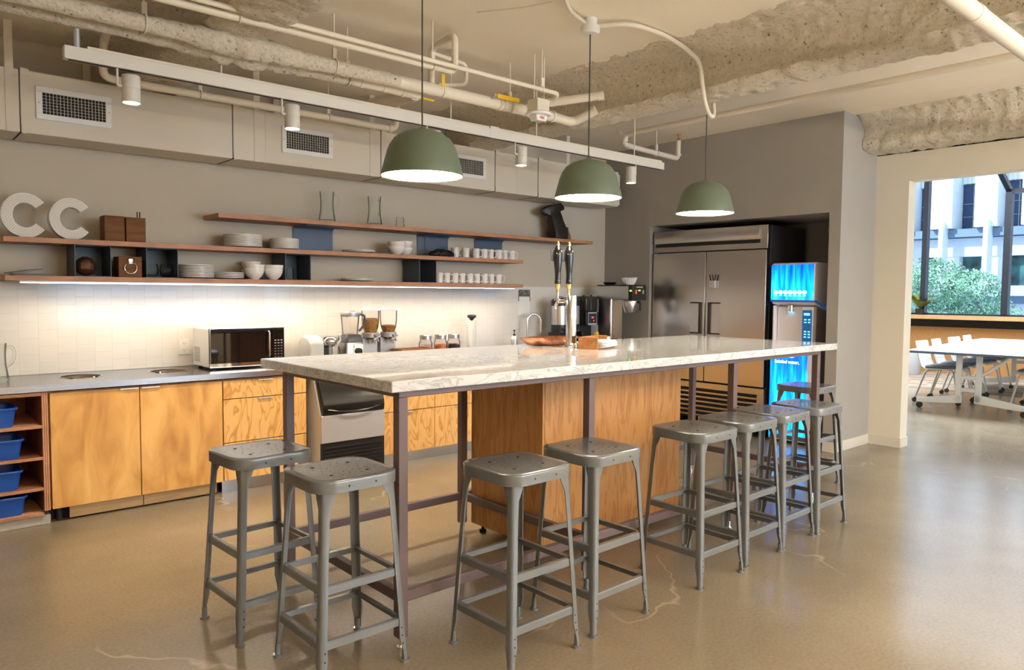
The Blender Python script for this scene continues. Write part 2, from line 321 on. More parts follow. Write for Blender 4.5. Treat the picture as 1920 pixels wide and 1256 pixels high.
# ---------------------------------------------------------------- mesh helpers
class MB:
    def __init__(s): s.b = bmesh.new(); s.mi = 0
    def face(s, vs):
        try:
            f = s.b.faces.new(vs); f.material_index = s.mi; return f
        except ValueError: return None
    def box(s, x0, x1, y0, y1, z0, z1):
        v = [s.b.verts.new(p) for p in ((x0, y0, z0), (x1, y0, z0), (x1, y1, z0), (x0, y1, z0), (x0, y0, z1), (x1, y0, z1), (x1, y1, z1), (x0, y1, z1))]
        for q in ((3, 2, 1, 0), (4, 5, 6, 7), (0, 1, 5, 4), (1, 2, 6, 5), (2, 3, 7, 6), (3, 0, 4, 7)): s.face([v[i] for i in q])
        return s
    def prism(s, poly, axis, a, b):
        """poly of 2-D points, extruded along axis ('x','y','z') from a to b"""
        def pt(p, t): return {'x': (t, p[0], p[1]), 'y': (p[0], t, p[1]), 'z': (p[0], p[1], t)}[axis]
        A = [s.b.verts.new(pt(p, a)) for p in poly]; B = [s.b.verts.new(pt(p, b)) for p in poly]
        n = len(poly)
        fs = [s.face(A[::-1]), s.face(B)] + [s.face([A[i], A[(i + 1) % n], B[(i + 1) % n], B[i]]) for i in range(n)]
        bmesh.ops.recalc_face_normals(s.b, faces=[f for f in fs if f]); return s
    def cyl(s, p, q, r, r2=None, n=16, caps=True):
        p = V(p); q = V(q); r2 = r if r2 is None else r2
        d = (q - p).normalized(); a = d.orthogonal().normalized(); c = d.cross(a)
        A = [s.b.verts.new(p + (a * cos(2 * pi * i / n) + c * sin(2 * pi * i / n)) * r) for i in range(n)]
        B = [s.b.verts.new(q + (a * cos(2 * pi * i / n) + c * sin(2 * pi * i / n)) * r2) for i in range(n)]
        for i in range(n): s.face([A[i], A[(i + 1) % n], B[(i + 1) % n], B[i]])
        if caps: s.face(A[::-1]); s.face(B)
        return s
    def lathe(s, prof, c=(0, 0, 0), n=28, sx=1, sy=1):
        c = V(c); rings = []
        for r, z in prof:
            if r < 1e-5: rings.append([s.b.verts.new(c + V((0, 0, z)))])
            else: rings.append([s.b.verts.new(c + V((r * sx * cos(2 * pi * i / n), r * sy * sin(2 * pi * i / n), z))) for i in range(n)])
        for A, B in zip(rings, rings[1:]):
            for i in range(n):
                j = (i + 1) % n
                if len(A) == 1 and len(B) == 1: continue
                if len(A) == 1: s.face([A[0], B[i], B[j]][::-1])
                elif len(B) == 1: s.face([A[i], A[j], B[0]])
                else: s.face([A[i], A[j], B[j], B[i]])
        return s
    def tube(s, pts, r, n=10, bend=0.0, caps=True, seg=5):
        pts = [V(p) for p in pts]
        if bend:
            out = [pts[0]]
            for a, b, c in zip(pts, pts[1:], pts[2:]):
                d1 = (a - b); d2 = (c - b); k = min(bend, d1.length * .49, d2.length * .49)
                P = b + d1.normalized() * k; Q = b + d2.normalized() * k
                out += [(P * (1 - t) ** 2 + b * 2 * t * (1 - t) + Q * t * t) for t in [i / seg for i in range(seg + 1)]]
            pts = out + [pts[-1]]
        up = None; rings = []
        for i, p in enumerate(pts):
            d = (pts[min(i + 1, len(pts) - 1)] - pts[max(i - 1, 0)]).normalized()
            if up is None: up = d.orthogonal().normalized()
            else:
                up = up - d * up.dot(d)
                up = up.normalized() if up.length > 1e-4 else d.orthogonal().normalized()
            sd = d.cross(up); rr = r[i] if isinstance(r, (list, tuple)) else r
            rings.append([s.b.verts.new(p + (up * cos(2 * pi * k / n) + sd * sin(2 * pi * k / n)) * rr) for k in range(n)])
        for A, B in zip(rings, rings[1:]):
            for k in range(n): s.face([A[k], A[(k + 1) % n], B[(k + 1) % n], B[k]])
        if caps: s.face(rings[0][::-1]); s.face(rings[-1])
        return s
    def ball(s, c, r, sx=1, sy=1, sz=1, n=14, m=8):
        return s.lathe([(r * sin(pi * i / m) * 1.0, -r * sz * cos(pi * i / m)) for i in range(m + 1)], c, n, sx, sy)
    def rrect(s, cx, cy, w, d, rad, z, n=6):
        out = []
        for qx, qy, a0 in ((1, 1, 0), (-1, 1, 90), (-1, -1, 180), (1, -1, 270)):
            for i in range(n + 1):
                a = radians(a0 + 90 * i / n)
                out.append(V((cx + qx * (w / 2 - rad) + rad * cos(a), cy + qy * (d / 2 - rad) + rad * sin(a), z)))
        return out
    def loft(s, loops, cap0=True, cap1=True):
        R = [[s.b.verts.new(p) for p in L] for L in loops]; n = len(R[0])
        for A, B in zip(R, R[1:]):
            for i in range(n): s.face([A[i], A[(i + 1) % n], B[(i + 1) % n], B[i]])
        if cap0: s.face(R[0][::-1])
        if cap1: s.face(R[-1])
        return s
    def done(s, name, mats, parent=None, bevel=0.0, smooth=35, seg=2, loc=None, rot=None):
        me = bpy.data.meshes.new(name); s.b.to_mesh(me); s.b.free()
        for m in (mats if isinstance(mats, (list, tuple)) else [mats]): me.materials.append(M[m])
        if smooth:
            for f in me.polygons: f.use_smooth = True
            me.set_sharp_from_angle(angle=radians(smooth))
        o = bpy.data.objects.new(name, me); C.objects.link(o)
        if parent: o.parent = parent
        if loc: o.location = loc
        if rot: o.rotation_euler = rot
        if bevel:
            b = o.modifiers.new('bevel', 'BEVEL'); b.width = bevel; b.segments = seg; b.limit_method = 'ANGLE'; b.angle_limit = radians(40)
        return o

def tag(o, label, cat, group=None, kind=None):
    if label: o['label'] = label
    if cat: o['category'] = cat
    if group: o['group'] = group
    if kind: o['kind'] = kind
    return o
def thing(name, label, cat, loc=(0, 0, 0), rz=0.0, group=None):
    o = bpy.data.objects.new(name, None); C.objects.link(o); o.empty_display_size = 0.1
    o.location = loc; o.rotation_euler = (0, 0, rz)
    return tag(o, label, cat, group)
def struct(name, mb, m, **kw):
    o = mb.done(name, m, **kw); o['kind'] = 'structure'; return o
def dup(root, loc=None, rz=None, label=None, group=None):
    r = root.copy(); C.objects.link(r)
    if loc is not None: r.location = loc
    if rz is not None: r.rotation_euler = (0, 0, rz)
    if label: r['label'] = label
    if group: r['group'] = group
    for ch in list(root.children):
        c = ch.copy(); C.objects.link(c); c.parent = r
        for g in list(ch.children):
            d = g.copy(); C.objects.link(d); d.parent = c
    return r
def text(name, body, size, m, parent, loc, rot, align='LEFT', depth=0.0008):
    cu = bpy.data.curves.new(name, 'FONT'); cu.body = body; cu.size = size; cu.extrude = depth; cu.align_x = align
    t = bpy.data.objects.new(name, cu); C.objects.link(t)
    bpy.context.view_layer.update()
    me = bpy.data.meshes.new_from_object(t.evaluated_get(bpy.context.evaluated_depsgraph_get()))
    bpy.data.objects.remove(t)
    me.materials.clear(); me.materials.append(M[m])
    o = bpy.data.objects.new(name, me); C.objects.link(o); o.location = loc; o.rotation_euler = rot
    if parent: o.parent = parent
    return o
ORD = ['first', 'second', 'third', 'fourth', 'fifth', 'sixth', 'seventh', 'eighth', 'ninth', 'tenth', 'eleventh']

# ================================================================ THE SETTING
struct('floor', MB().box(-4.2, 13.6, -7.2, 6.0, -0.12, 0), 'floor', smooth=0)
struct('floor_carpet', MB().box(10.6, 13.3, -3, 5.0, 0, 0.006), 'carpet', smooth=0)
struct('ceiling', MB().box(-4.2, 5.9, -7.2, 3.5, 3.0, 3.12), 'ceiling', smooth=0)
struct('ceiling_meeting_room', MB().box(5.9, 8.3, -5.0, 6.0, 3.0, 3.12), 'ceiling', smooth=0)
struct('wall_back', MB().box(-4.2, 5.1, 3.37, 3.5, 0, 3.0), 'wall', smooth=0)
struct('wall_left', MB().box(-4.2, -4.0, -7.2, 3.37, 0, 3.0), 'wall', smooth=0)
mb = MB(); mb.box(-4.2, 1.0, -7.2, -7.0, 0, 3.0); mb.box(1.0, 7.4, -7.2, -7.0, 0, 0.75); mb.box(1.0, 7.4, -7.2, -7.0, 2.8, 3.0)
struct('wall_behind', mb, 'wall', smooth=0)
struct('trim_1', MB().box(-3.9, 4.978, 3.362, 3.37, 0.842, 1.468), 'tile', smooth=0)   # tiled splashback
# grey wall with the fridge niche
GX = 4.979
mb = MB()
mb.box(GX, 5.95, 2.723, 3.37, 0, 3.0)
mb.box(GX, 5.95, 0.738, 2.723, 2.133, 3.0)
mb.box(5.86, 5.95, 0.738, 2.723, 0, 2.133)
mb.box(GX, 5.86, 0.634, 0.738, 0, 3.0)
struct('wall_right', mb, 'grey_wall', smooth=0)
# cream wall with the opening to the meeting room
CX = 5.675
mb = MB(); mb.box(CX, 5.83, 0.345, 0.634, 0, 2.694); mb.box(CX, 5.83, -3.2, 0.345, 2.44, 2.694); mb.box(CX, 5.83, -7.0, -3.2, 0, 2.694)
struct('wall_meeting_room', mb, 'cream_wall', smooth=0)
struct('gap_shade', MB().box(5.76, 5.86, -7.0, 0.634, 2.694, 3.0), 'dark_gap', smooth=0)  # dark box painted in for the shaded void above the cream wall
mb = MB(); mb.box(GX - .008, GX, 0.626, 0.738, 0, 0.09); mb.box(GX, CX - .008, 0.626, 0.634, 0, 0.09)
struct('baseboard_pier', mb, 'base', smooth=0)
mb = MB(); mb.box(CX - .008, CX, 0.337, 0.626, 0, 0.085); mb.box(CX, 5.838, 0.337, 0.345, 0, 0.085)
struct('baseboard_meeting_room', mb, 'base', smooth=0)
# room beyond
struct('sun_blocker', MB().box(5.9, 8.3, -26, 26, 3.12, 8.2), 'stone', smooth=0)  # unseen block added above the ceiling to keep sun off the meeting room
struct('wall_meeting_room_left', MB().box(5.96, 13.5, 4.6, 4.75, 0, 3.0), 'cream_wall', smooth=0)
struct('wall_meeting_room_right', MB().box(5.84, 13.5, -5.1, -5.0, 0, 3.0), 'cream_wall', smooth=0)
WX = 13.3
mb = MB(); mb.box(WX - .05, WX + .2, -5, 4.6, 0, 0.84)
mb.prism([(WX - .05, .1), (WX - .42, .1), (WX - .42, .30), (WX - .05, .36)], 'y', -5, 1.15)
struct('wall_window_side', mb, 'tan_wall', smooth=0)
struct('trim_3', MB().box(WX - .02, WX + .2, -5, 4.6, 0.84, 0.985), 'hole', smooth=0)
struct('trim_4', MB().box(WX - .28, WX + .22, -5, 4.6, 0.985, 1.055), 'sill_wood', smooth=0)     # window sill

# the corner window: upright pane on the sill, sloped skylight from its head
win = bpy.data.objects.new('window_1', None); C.objects.link(win); win.location = (WX, 0, 1.055); win['kind'] = 'structure'
y1, zh = 1.605, 2.10
mb = MB(); mb.box(-.02, .08, -5, 4.6, 0, .03); mb.done('bottom_rail', 'bronze', win, smooth=0)
mb = MB(); mb.box(-.04, .10, y1 - .05, y1 + .05, 0.03, zh); mb.done('mullion', 'bronze', win, smooth=0)
mb = MB(); mb.box(-.04, .10, 2.87, 2.955, 0.03, 3.2); mb.done('mullion', 'bronze', win, smooth=0)
mb = MB(); mb.box(-.03, .09, -5, y1 + .05, zh, zh + .075); mb.done('head_rail', 'bronze', win, smooth=0)
mb = MB(); mb.tube([(0.03, y1, zh + .04), (-3.3, y1, zh + 1.6)], .055, 4); mb.done('rafter', 'bronze', win, smooth=0)
mb = MB(); mb.box(.02, .03, -5, y1 - .05, .03, zh); mb.done('pane', 'pane', win, smooth=0)
mb = MB(); mb.box(.02, .03, y1 + .05, 2.87, .03, 3.2); mb.done('pane', 'pane', win, smooth=0)
mb = MB(); mb.box(.02, .03, 2.955, 4.6, .03, 3.2); mb.done('pane', 'pane', win, smooth=0)

# sprayed structural beams
def spray_strip(name, prof, y0, y1, ny, amp, freq=9.0, seed=0, axis='y'):
    mb = MB(); rows = []
    for j in range(ny + 1):
        t = y0 + (y1 - y0) * j / ny; row = []
        for i, (a, z) in enumerate(prof):
            p = V((a, t, z)) if axis == 'y' else V((t, a, z))
            q = p * freq + V((seed, seed * 2, 0)); k = 0.0 if i in (0, len(prof) - 1) else 1.0
            d = noise.noise_vector(q) * amp * k + noise.noise_vector(q * 3.1) * amp * .55 * k
            row.append(mb.b.verts.new(p + V((d.x, d.y * .5, d.z))))
        rows.append(row)
    for A, B in zip(rows, rows[1:]):
        for i in range(len(prof) - 1): mb.face([A[i], B[i], B[i + 1], A[i + 1]])
    mb.face(rows[0]); mb.face(rows[-1][::-1])
    bmesh.ops.recalc_face_normals(mb.b, faces=mb.b.faces)
    return mb
def fine(prof, step=.03):
    out = []
    for (a, b), (c, d) in zip(prof, prof[1:]):
        n = max(1, int(math.hypot(c - a, d - b) / step))
        out += [(a + (c - a) * i / n, b + (d - b) * i / n) for i in range(n)]
    return out + [prof[-1]]
def beam_prof(x0, x1, zb): return fine([(x0 - .36, 3.006), (x0 - .24, 2.994), (x0 - .12, 2.984), (x0 - .04, 2.965), (x0 + .005, 2.92), (x0 + .02, 2.80), (x0 - .01, zb + .03), (x0 + .025, zb), ((x0 + x1) / 2, zb - .005), (x1 - .02, zb), (x1 + .01, zb + .03), (x1 - .01, 2.82), (x1, 2.93), (x1 + .05, 2.985), (x1 + .12, 3.005)])
struct('ceiling_beam', spray_strip('b', beam_prof(2.70, 2.99, 2.722), -5.0, 3.36, 420, .012, 15.0), 'spray', smooth=80)
struct('ceiling_beam', spray_strip('b', beam_prof(-.12, .20, 2.735), -3.5, 3.36, 330, .014, 14.0, seed=7), 'spray', smooth=80)
struct('ceiling_beam', spray_strip('b', fine([(5.16, 3.005), (5.28, 2.98), (5.37, 2.92), (5.385, 2.85), (5.34, 2.77), (5.37, 2.715), (5.45, 2.70), (5.70, 2.705), (5.72, 2.78), (5.72, 3.005)]), -4.0, 0.632, 300, .012, 14.0, seed=3), 'spray', smooth=80)

# ================================================================ ISLAND
isl = thing('island_table', 'long marble topped kitchen island on a brown steel frame', 'table', (0, 0, 0))
L, D, H = 3.6186, 1.2149, 1.067
MB().box(0, L, 0, D, H - .044, H).done('countertop', 'marble', isl, bevel=.004)
lx = [.05, 1.12, 2.37, 3.40]; fy, by, w = .03, 1.03, .042
for i, x in enumerate(lx):
    for y in (fy, by):
        if y == by and i == 2: pass
        leg = MB().box(x, x + w, y, y + w, .05, H - .070).done('leg', 'frame', isl, bevel=.003)
        mb = MB(); mb.cyl((x + w / 2, y + w / 2, 0), (x + w / 2, y + w / 2, .012), .017, n=16); mb.cyl((x + w / 2, y + w / 2, .012), (x + w / 2, y + w / 2, .05), .007, n=10)
        mb.done('levelling_foot', 'chrome', leg)
mb = MB(); mb.box(lx[0], lx[3] + w, fy, fy + w, H - .070, H - .045); mb.done('top_rail', 'frame', isl, bevel=.003)
mb = MB(); mb.box(lx[0], lx[3] + w, by, by + w, H - .070, H - .045); mb.done('top_rail', 'frame', isl, bevel=.003)
for x in (lx[0], lx[1], lx[2], lx[3]): MB().box(x, x + w, fy + w, by, H - .070, H - .045).done('top_rail', 'frame', isl, bevel=.003)
for a, b in zip(lx, lx[1:]):
    MB().box(a + w, b, fy + .004, fy + .038, .19, .232).done('footrest_rail', 'frame', isl, bevel=.003)
    MB().box(a + w, b, by + .004, by + .038, .19, .232).done('footrest_rail', 'frame', isl, bevel=.003)
for x in (lx[0], lx[1], lx[3]): MB().box(x + .004, x + .038, fy + w, by, .19, .232).done('footrest_rail', 'frame', isl, bevel=.003)

cab = thing('storage_cabinet', 'oak veneer cabinet block standing under the marble island', 'cabinet', (1.785, .72, 0))
MB().box(-.60, .58, -.30, .28, .06, .975).done('carcass', 'oak', cab, bevel=.002)
MB().box(-.60, .58, -.318, -.302, .06, .975).done('back_panel', 'oak', cab, bevel=.0015)
MB().box(-.617, -.602, -.318, .28, .055, .975).done('side_panel', 'oak', cab, bevel=.0015)
for x in (-.56, .54):
    for y in (-.26, .24):
        mb = MB(); mb.cyl((x, y, 0), (x, y, .012), .02, n=14); mb.cyl((x, y, .012), (x, y, .06), .008, n=10); mb.done('levelling_foot', 'hole', cab)

# ================================================================ BAR STOOLS
def make_stool():
    t = thing('bar_stool', 'x', 'stool')
    mb = MB()
    Lp = [mb.rrect(0, 0, .346, .338, .075, z) for z in (.692, .729)] + [mb.rrect(0, 0, .344, .336, .074, .7330), mb.rrect(0, 0, .338, .330, .071, .7354), mb.rrect(0, 0, .29, .285, .06, .7354), mb.rrect(0, 0, .24, .235, .05, .7351), mb.rrect(0, 0, .12, .117, .03, .7346)]
    mb.loft(Lp, cap0=False)
    inner = [mb.rrect(0, 0, .342, .334, .073, z) for z in (.692, .727)]; mb.loft(inner, cap0=False)
    mb.mi = 1
    for r, k, ph, q in ((.075, 8, 0, .0022), (.048, 6, .3, .0020), (.105, 4, .78, .0068), (.10, 8, .4, .0020)):
        for i in range(k):
            a = ph + 2 * pi * i / k; zz = .7346 + .0006 * min(1, r / .11)
            mb.cyl((r * cos(a), r * sin(a), zz), (r * cos(a), r * sin(a), zz + .0008), q, n=10)
    for x in (-.055, .055): mb.cyl((x, -.1685, .712), (x, -.1696, .712), .004, n=10)
    mb.done('seat', ['stool', 'hole'], t, smooth=40)
    def P(z): return .148 + (.186 - .148) * (1 - z / .70)
    for sx in (-1, 1):
        for sy in (-1, 1):
            mb = MB(); th = .0035; loops = []
            for z, wd in ((.012, .019), (.05, .021), (.10, .031), (.16, .028), (.55, .028), (.635, .031), (.668, .046), (.705, .056)):
                c = P(z); o = V((sx * c, sy * c, z)); ax = V((-sx, 0, 0)); ay = V((0, -sy, 0))
                k = .010
                pts = [o + ax * wd, o + ax * k, o + ax * k * .3 + ay * k * .3, o + ay * k, o + ay * wd, o + ay * wd + ax * th, o + ay * k + ax * th, o + ax * (k * .3 + th) + ay * (k * .3 + th), o + ax * k + ay * th, o + ax * wd + ay * th]
                loops.append(pts)
            mb.loft(loops); mb.mi = 1
            for z in (.075, .105, .135):
                c = P(z); mb.cyl((sx * (c - .02), sy * (c + .0005), z), (sx * (c - .02), sy * (c - .002), z), .0035, n=8)
            bmesh.ops.recalc_face_normals(mb.b, faces=mb.b.faces)
            leg = mb.done('leg', ['stool', 'hole'], t, smooth=50)
            c = P(0); mb = MB(); mb.cyl((sx * (c - .012), sy * (c - .012), 0), (sx * (c - .012), sy * (c - .012), .008), .019, n=14); mb.cyl((sx * (c - .012), sy * (c - .012), .008), (sx * (c - .012), sy * (c - .012), .05), .0115, .010, n=14)
            mb.done('foot_cap', 'stool', leg)
    for z in (.157, .350):
        c = P(z)
        for k in range(4):
            a = k * pi / 2; e = V((cos(a), sin(a), 0)); f = V((-sin(a), cos(a), 0)); hl = c - .01
            o = e * (c - .004); mb = MB()
            prof = [(0, -.015), (0, .010), (-.004, .014), (-.020, .014), (-.020, .011), (-.004, .0105), (-.003, -.015)]
            A = [mb.b.verts.new(o + e * p[0] + V((0, 0, z + p[1])) + f * hl) for p in prof]; B = [mb.b.verts.new(o + e * p[0] + V((0, 0, z + p[1])) - f * hl) for p in prof]
            n = len(prof); mb.face(A[::-1]); mb.face(B)
            for i in range(n): mb.face([A[i], A[(i + 1) % n], B[(i + 1) % n], B[i]])
            bmesh.ops.recalc_face_normals(mb.b, faces=mb.b.faces)
            mb.done('footrest_bar', 'stool', t)
    return t
stools = [(-.235, .665, 3, 'grey steel bar stool at the left end of the island, nearer the wooden cabinets'),
          (-.145, .135, 0.5, 'grey steel bar stool at the near left corner of the island, warm light on it'),
          (.435, -.215, 0, 'grey steel bar stool first along the long side, closest to the camera'),
          (.895, -.195, 1, 'grey steel bar stool in front of the oak cabinet, second along the long side'),
          (1.650, -.200, -1, 'grey steel bar stool by the right edge of oak cabinet, third along'),
          (2.075, -.180, 0, 'grey steel bar stool standing fourth along the long side of the island'),
          (2.470, -.165, 1, 'grey steel bar stool fifth along the long side, blue glow on its seat'),
          (2.870, -.168, 0, 'grey steel bar stool sixth and last along the long near side'),
          (3.785, .300, 0, 'grey steel bar stool at the far right end, before the water dispenser')]
st = make_stool()
for i, (x, y, a, lab) in enumerate(stools):
    o = st if i == 0 else dup(st)
    o.location = (x, y, 0); o.rotation_euler = (0, 0, radians(a)); o['label'] = lab; o['group'] = 'grey steel bar stools around the island'

# ================================================================ PENDANT LAMPS
def make_pendant(z_top, canopy):
    t = thing('pendant_lamp', 'x', 'lamp', group='green pendant lamps over the island')
    prof = [(.199, 0), (.200, .004), (.185, .062), (.170, .118), (.158, .148), (.136, .180), (.100, .205), (.060, .218), (.022, .226), (.016, .234), (0, .236)]
    inner = [(0, .222), (.055, .212), (.095, .199), (.130, .175), (.152, .145), (.165, .116), (.180, .060), (.1945, .003), (.199, 0)]
    MB().lathe(inner + prof[1:], n=48).done('shade', 'shade', t, smooth=50)
    MB().lathe([(0, .003), (.1935, .0035), (.1915, .010), (0, .012)], n=48).done('diffuser', 'lamp_on', t, smooth=40)
    MB().cyl((0, 0, .235), (0, 0, z_top), .0038, n=8).done('cord', 'cable_dark', t)
    if canopy: MB().lathe([(0, z_top - .09), (.045, z_top - .088), (.056, z_top - .075), (.056, z_top - .045), (.040, z_top - .040), (.038, z_top), (0, z_top)]).done('canopy', 'white', t)
    return t
for (x, y, zt, cn, lab) in ((.585, .655, 3.0, 1, 'sage green dome pendant lamp hanging over the left end of the island, largest in view'),
                            (1.765, .655, 3.0, 1, 'sage green dome pendant lamp hanging from a white ceiling canopy, middle of the three'),
                            (2.955, .655, 2.72, 0, 'sage green dome pendant lamp in front of the grey wall, furthest of the three')):
    t = make_pendant(zt - 1.962, cn); t.location = (x, y, 1.962); t['label'] = lab
# conduit along the ceiling from canopy to canopy and over the beam
mb = MB(); mb.tube([(1.80, .66, 2.965), (1.95, .50, 2.975), (2.25, .50, 2.985), (2.50, .52, 2.965), (2.64, .50, 2.90), (2.665, .50, 2.78), (2.68, .49, 2.66), (2.78, .52, 2.585), (2.90, .56, 2.60), (2.95, .60, 2.70)], .014, 10, bend=.09)
tag(mb.done('electrical_conduit', 'pipe'), 'cream conduit curving over the sprayed beam to the furthest pendant', 'conduit')
mb = MB(); mb.tube([(1.73, .66, 2.965), (1.55, .62, 2.985), (1.2, .35, 2.985)], .012, 10, bend=.08)
tag(mb.done('electrical_conduit', 'pipe'), 'short cream conduit on the ceiling left of the white canopy', 'conduit')

# ================================================================ TRACK LIGHTING
TY = 1.745
tr = thing('lighting_track', 'long pale grey ceiling lighting track carrying the white spotlights', 'light fixture', (-.72, TY, 2.50))
mb = MB(); mb.box(0, 4.62, -.018, .03, 0, .062); mb.done('rail', 'track', tr, bevel=.002)
mb = MB(); mb.box(.1, 4.60, -.006, .05, .062, .078); mb.done('top_channel', 'pipe', tr, bevel=.002)
MB().box(.02, 4.60, -.004, .016, -.002, 0).done('slot', 'dark_gap', tr, smooth=0)
MB().box(2.62, 2.70, -.0195, .032, -.001, .080).done('joint_cover', 'track', tr, bevel=.001)
for x in (.75, 2.3, 3.1, 4.25): MB().cyl((x, .02, .07), (x, .02, .5), .005, n=8).done('hanger_rod', 'pipe', tr)
mb = MB(); mb.tube([(.06, .02, .06), (.06, .02, .13), (.055, .02, .5)], .014, 10); mb.done('feed_conduit', 'silver_plastic', tr)
def make_spot(flip):
    t = thing('track_spotlight', 'x', 'spotlight', group='white cylinder spotlights on the ceiling track')
    s = -1 if flip else 1
    MB().cyl((0, 0, 0), (0, 0, -.085), .0055, n=10).done('stem', 'track', t)
    mb = MB(); mb.cyl((0, 0, -.082), (s * .022, 0, -.082), .008, n=10); mb.done('pivot', 'track', t)
    x = s * .062
    MB().lathe([(0, -.025), (.040, -.025), (.043, -.029), (.043, -.088), (.0415, -.0895), (.0415, -.0925), (.043, -.094), (.043, -.160), (.040, -.160), (.038, -.150), (0, -.150)], (x, 0, 0), 28).done('housing', 'track', t, smooth=40)
    MB().lathe([(0, -.156), (.038, -.156), (.038, -.152), (0, -.152)], (x, 0, 0), 24).done('lens', 'spot_on', t, smooth=40)
    return t, x
for (x, flip, lab) in ((-.49, 0, 'white cylinder spotlight nearest the left end of the track'),
                       (.365, 0, 'white cylinder spotlight second along the track, over the middle air vent'),
                       (1.37, 0, 'white cylinder spotlight mostly hidden behind the largest pendant lamp'),
                       (2.15, 0, 'white cylinder spotlight right of the vents, between two pendants'),
                       (3.53, 1, 'white cylinder spotlight at the far end of the track before the grey wall')):
    t, sx = make_spot(flip); t.location = (x, TY, 2.50); t['label'] = lab
    lamp('spot_beam', 'SPOT', (x + sx, TY, 2.325), 72, (1.0, 0.84, 0.62), (radians(6), 0, 0), spot_size=radians(80), spot_blend=0.8, shadow_soft_size=0.035)

# ================================================================ AIR DUCT
du = thing('air_duct', 'long cream rectangular air duct running along the back wall', 'duct', (-3.9, 3.0, 2.348))
DL = 3.9 + 4.82
mb = MB(); mb.prism([(0, .03), (0, .375), (.30, .375), (.30, 0), (.0, 0)], 'x', 0, DL - .14)
mb.prism([(0, 0), (0, .375), (.30, .375), (.30, 0)], 'x', DL - .14, DL - .05)
mb.prism([(0.02, .02), (0.02, .355), (.30, .355), (.30, .02)], 'x', DL - .05, DL)
mb.done('body', 'duct', du, bevel=.006)
for x in (-.725, .557, 1.78, 3.01, 3.563):
    q = x + 3.9
    mb = MB(); mb.box(q - .0025, q + .0025, -.0015, .005, 0, .38); mb.box(q - .005, q + .005, 0, .30, -.0015, .004); mb.done('joint_seam', 'dark_gap', du, smooth=0)
    mb = MB(); mb.box(q + .006, q + .032, -.003, .002, .0, .385); mb.box(q + .006, q + .032, 0, .3, -.003, .002)
    for z in (.02, .36): mb.box(q + .006, q + .05, -.006, .002, z - .018, z + .022)
    mb.done('joint_flange', 'duct', du, smooth=0)
for x in (.80, 3.287):
    q = x + 3.9; MB().box(q - .002, q + .002, -.0012, .004, 0, .376).done('sheet_seam', 'track', du, smooth=0)
for x in (-.775, .735, 1.70, 3.98):
    q = x + 3.9; MB().box(q - .022, q + .022, -.004, -.001, .0, .652).done('hanger_strap', 'duct', du, smooth=0)
for x in (-.30, 1.02):
    q = x + 3.9; MB().box(q - .022, q + .022, .302, .306, .1, .652).done('hanger_strap', 'duct', du, smooth=0)
for i, (x0, x1, lab) in enumerate(((-.643, -.228, 'white square-grid air vent at the left end of the duct, above the letters'), (.925, 1.34, 'white square-grid air vent in the middle of the duct, left of the pendant'), (2.48, 2.895, 'white square-grid air vent half hidden behind the largest green pendant'))):
    t = thing('air_vent', lab, 'vent', ((x0 + x1) / 2, 3.0, 2.540), group='white grid air vents on the duct')
    hw, hh = (x1 - x0) / 2, .098
    mb = MB()
    for a in ((-hw, hw, -.012, -.001, hh - .034, hh), (-hw, hw, -.012, -.001, -hh, -hh + .034), (-hw, -hw + .034, -.012, -.001, -hh + .034, hh - .034), (hw - .034, hw, -.012, -.001, -hh + .034, hh - .034)): mb.box(*a)
    mb.done('frame', 'white', t, bevel=.001)
    MB().box(-hw + .034, hw - .034, -.0015, -.0005, -hh + .034, hh - .034).done('opening', 'hole', t, smooth=0)
    mb = MB(); n = 18
    for k in range(1, n): x = -hw + .034 + (2 * hw - .068) * k / n; mb.box(x - .0012, x + .0012, -.011, -.002, -hh + .034, hh - .034)
    for k in range(1, 7): z = -hh + .034 + (2 * hh - .068) * k / 7; mb.box(-hw + .034, hw - .034, -.009, -.003, z - .0008, z + .0008)
    mb.done('louver_grid', 'track', t, smooth=0)
    mb = MB()
    for x in (-hw + .015, hw - .015): mb.cyl((x, -.012, 0), (x, -.0145, 0), .005, n=10)
    mb.done('screw', 'silver_plastic', t)

# ================================================================ PIPES UNDER THE SLAB
def rough_pipe(x0, x1, y, z, r, lump, seed):
    mb = MB(); n = 14; rings = []; N = int((x1 - x0) / .02)
    for j in range(N + 1):
        x = x0 + (x1 - x0) * j / N
        k = math.exp(-((x - .10) / .30) ** 2); rr = r + lump * k
        ring = []
        for i in range(n):
            a = 2 * pi * i / n; p = V((x, y + rr * cos(a), z + rr * sin(a)))
            d = noise.noise(p * 16 + V((seed, 0, 0))) * (.004 + .022 * k) + noise.noise(p * 45) * (.0025 + .008 * k)
            ring.append(mb.b.verts.new(V((x, y + (rr + d) * cos(a), z + (rr + d) * sin(a)))))
        rings.append(ring)
    for A, B in zip(rings, rings[1:]):
        for i in range(n): mb.face([A[i], A[(i + 1) % n], B[(i + 1) % n], B[i]])
    mb.face(rings[0][::-1]); mb.face(rings[-1])
    bmesh.ops.recalc_face_normals(mb.b, faces=mb.b.faces); return mb
def hanger(parent, x, y, z, r, ztop=3.0):
    mb = MB(); mb.cyl((x, y, z + r + .05), (x, y, ztop), .0045, n=8)
    mb.tube([(x, y + (r + .004) * cos(a), z + (r + .004) * sin(a)) for a in [2 * pi * i / 16 for i in range(17)]], .004, 6, caps=False)
    mb.box(x - .012, x + .012, y - .009, y + .009, z + r, z + r + .06)
    mb.done('pipe_hanger', 'pipe', parent)

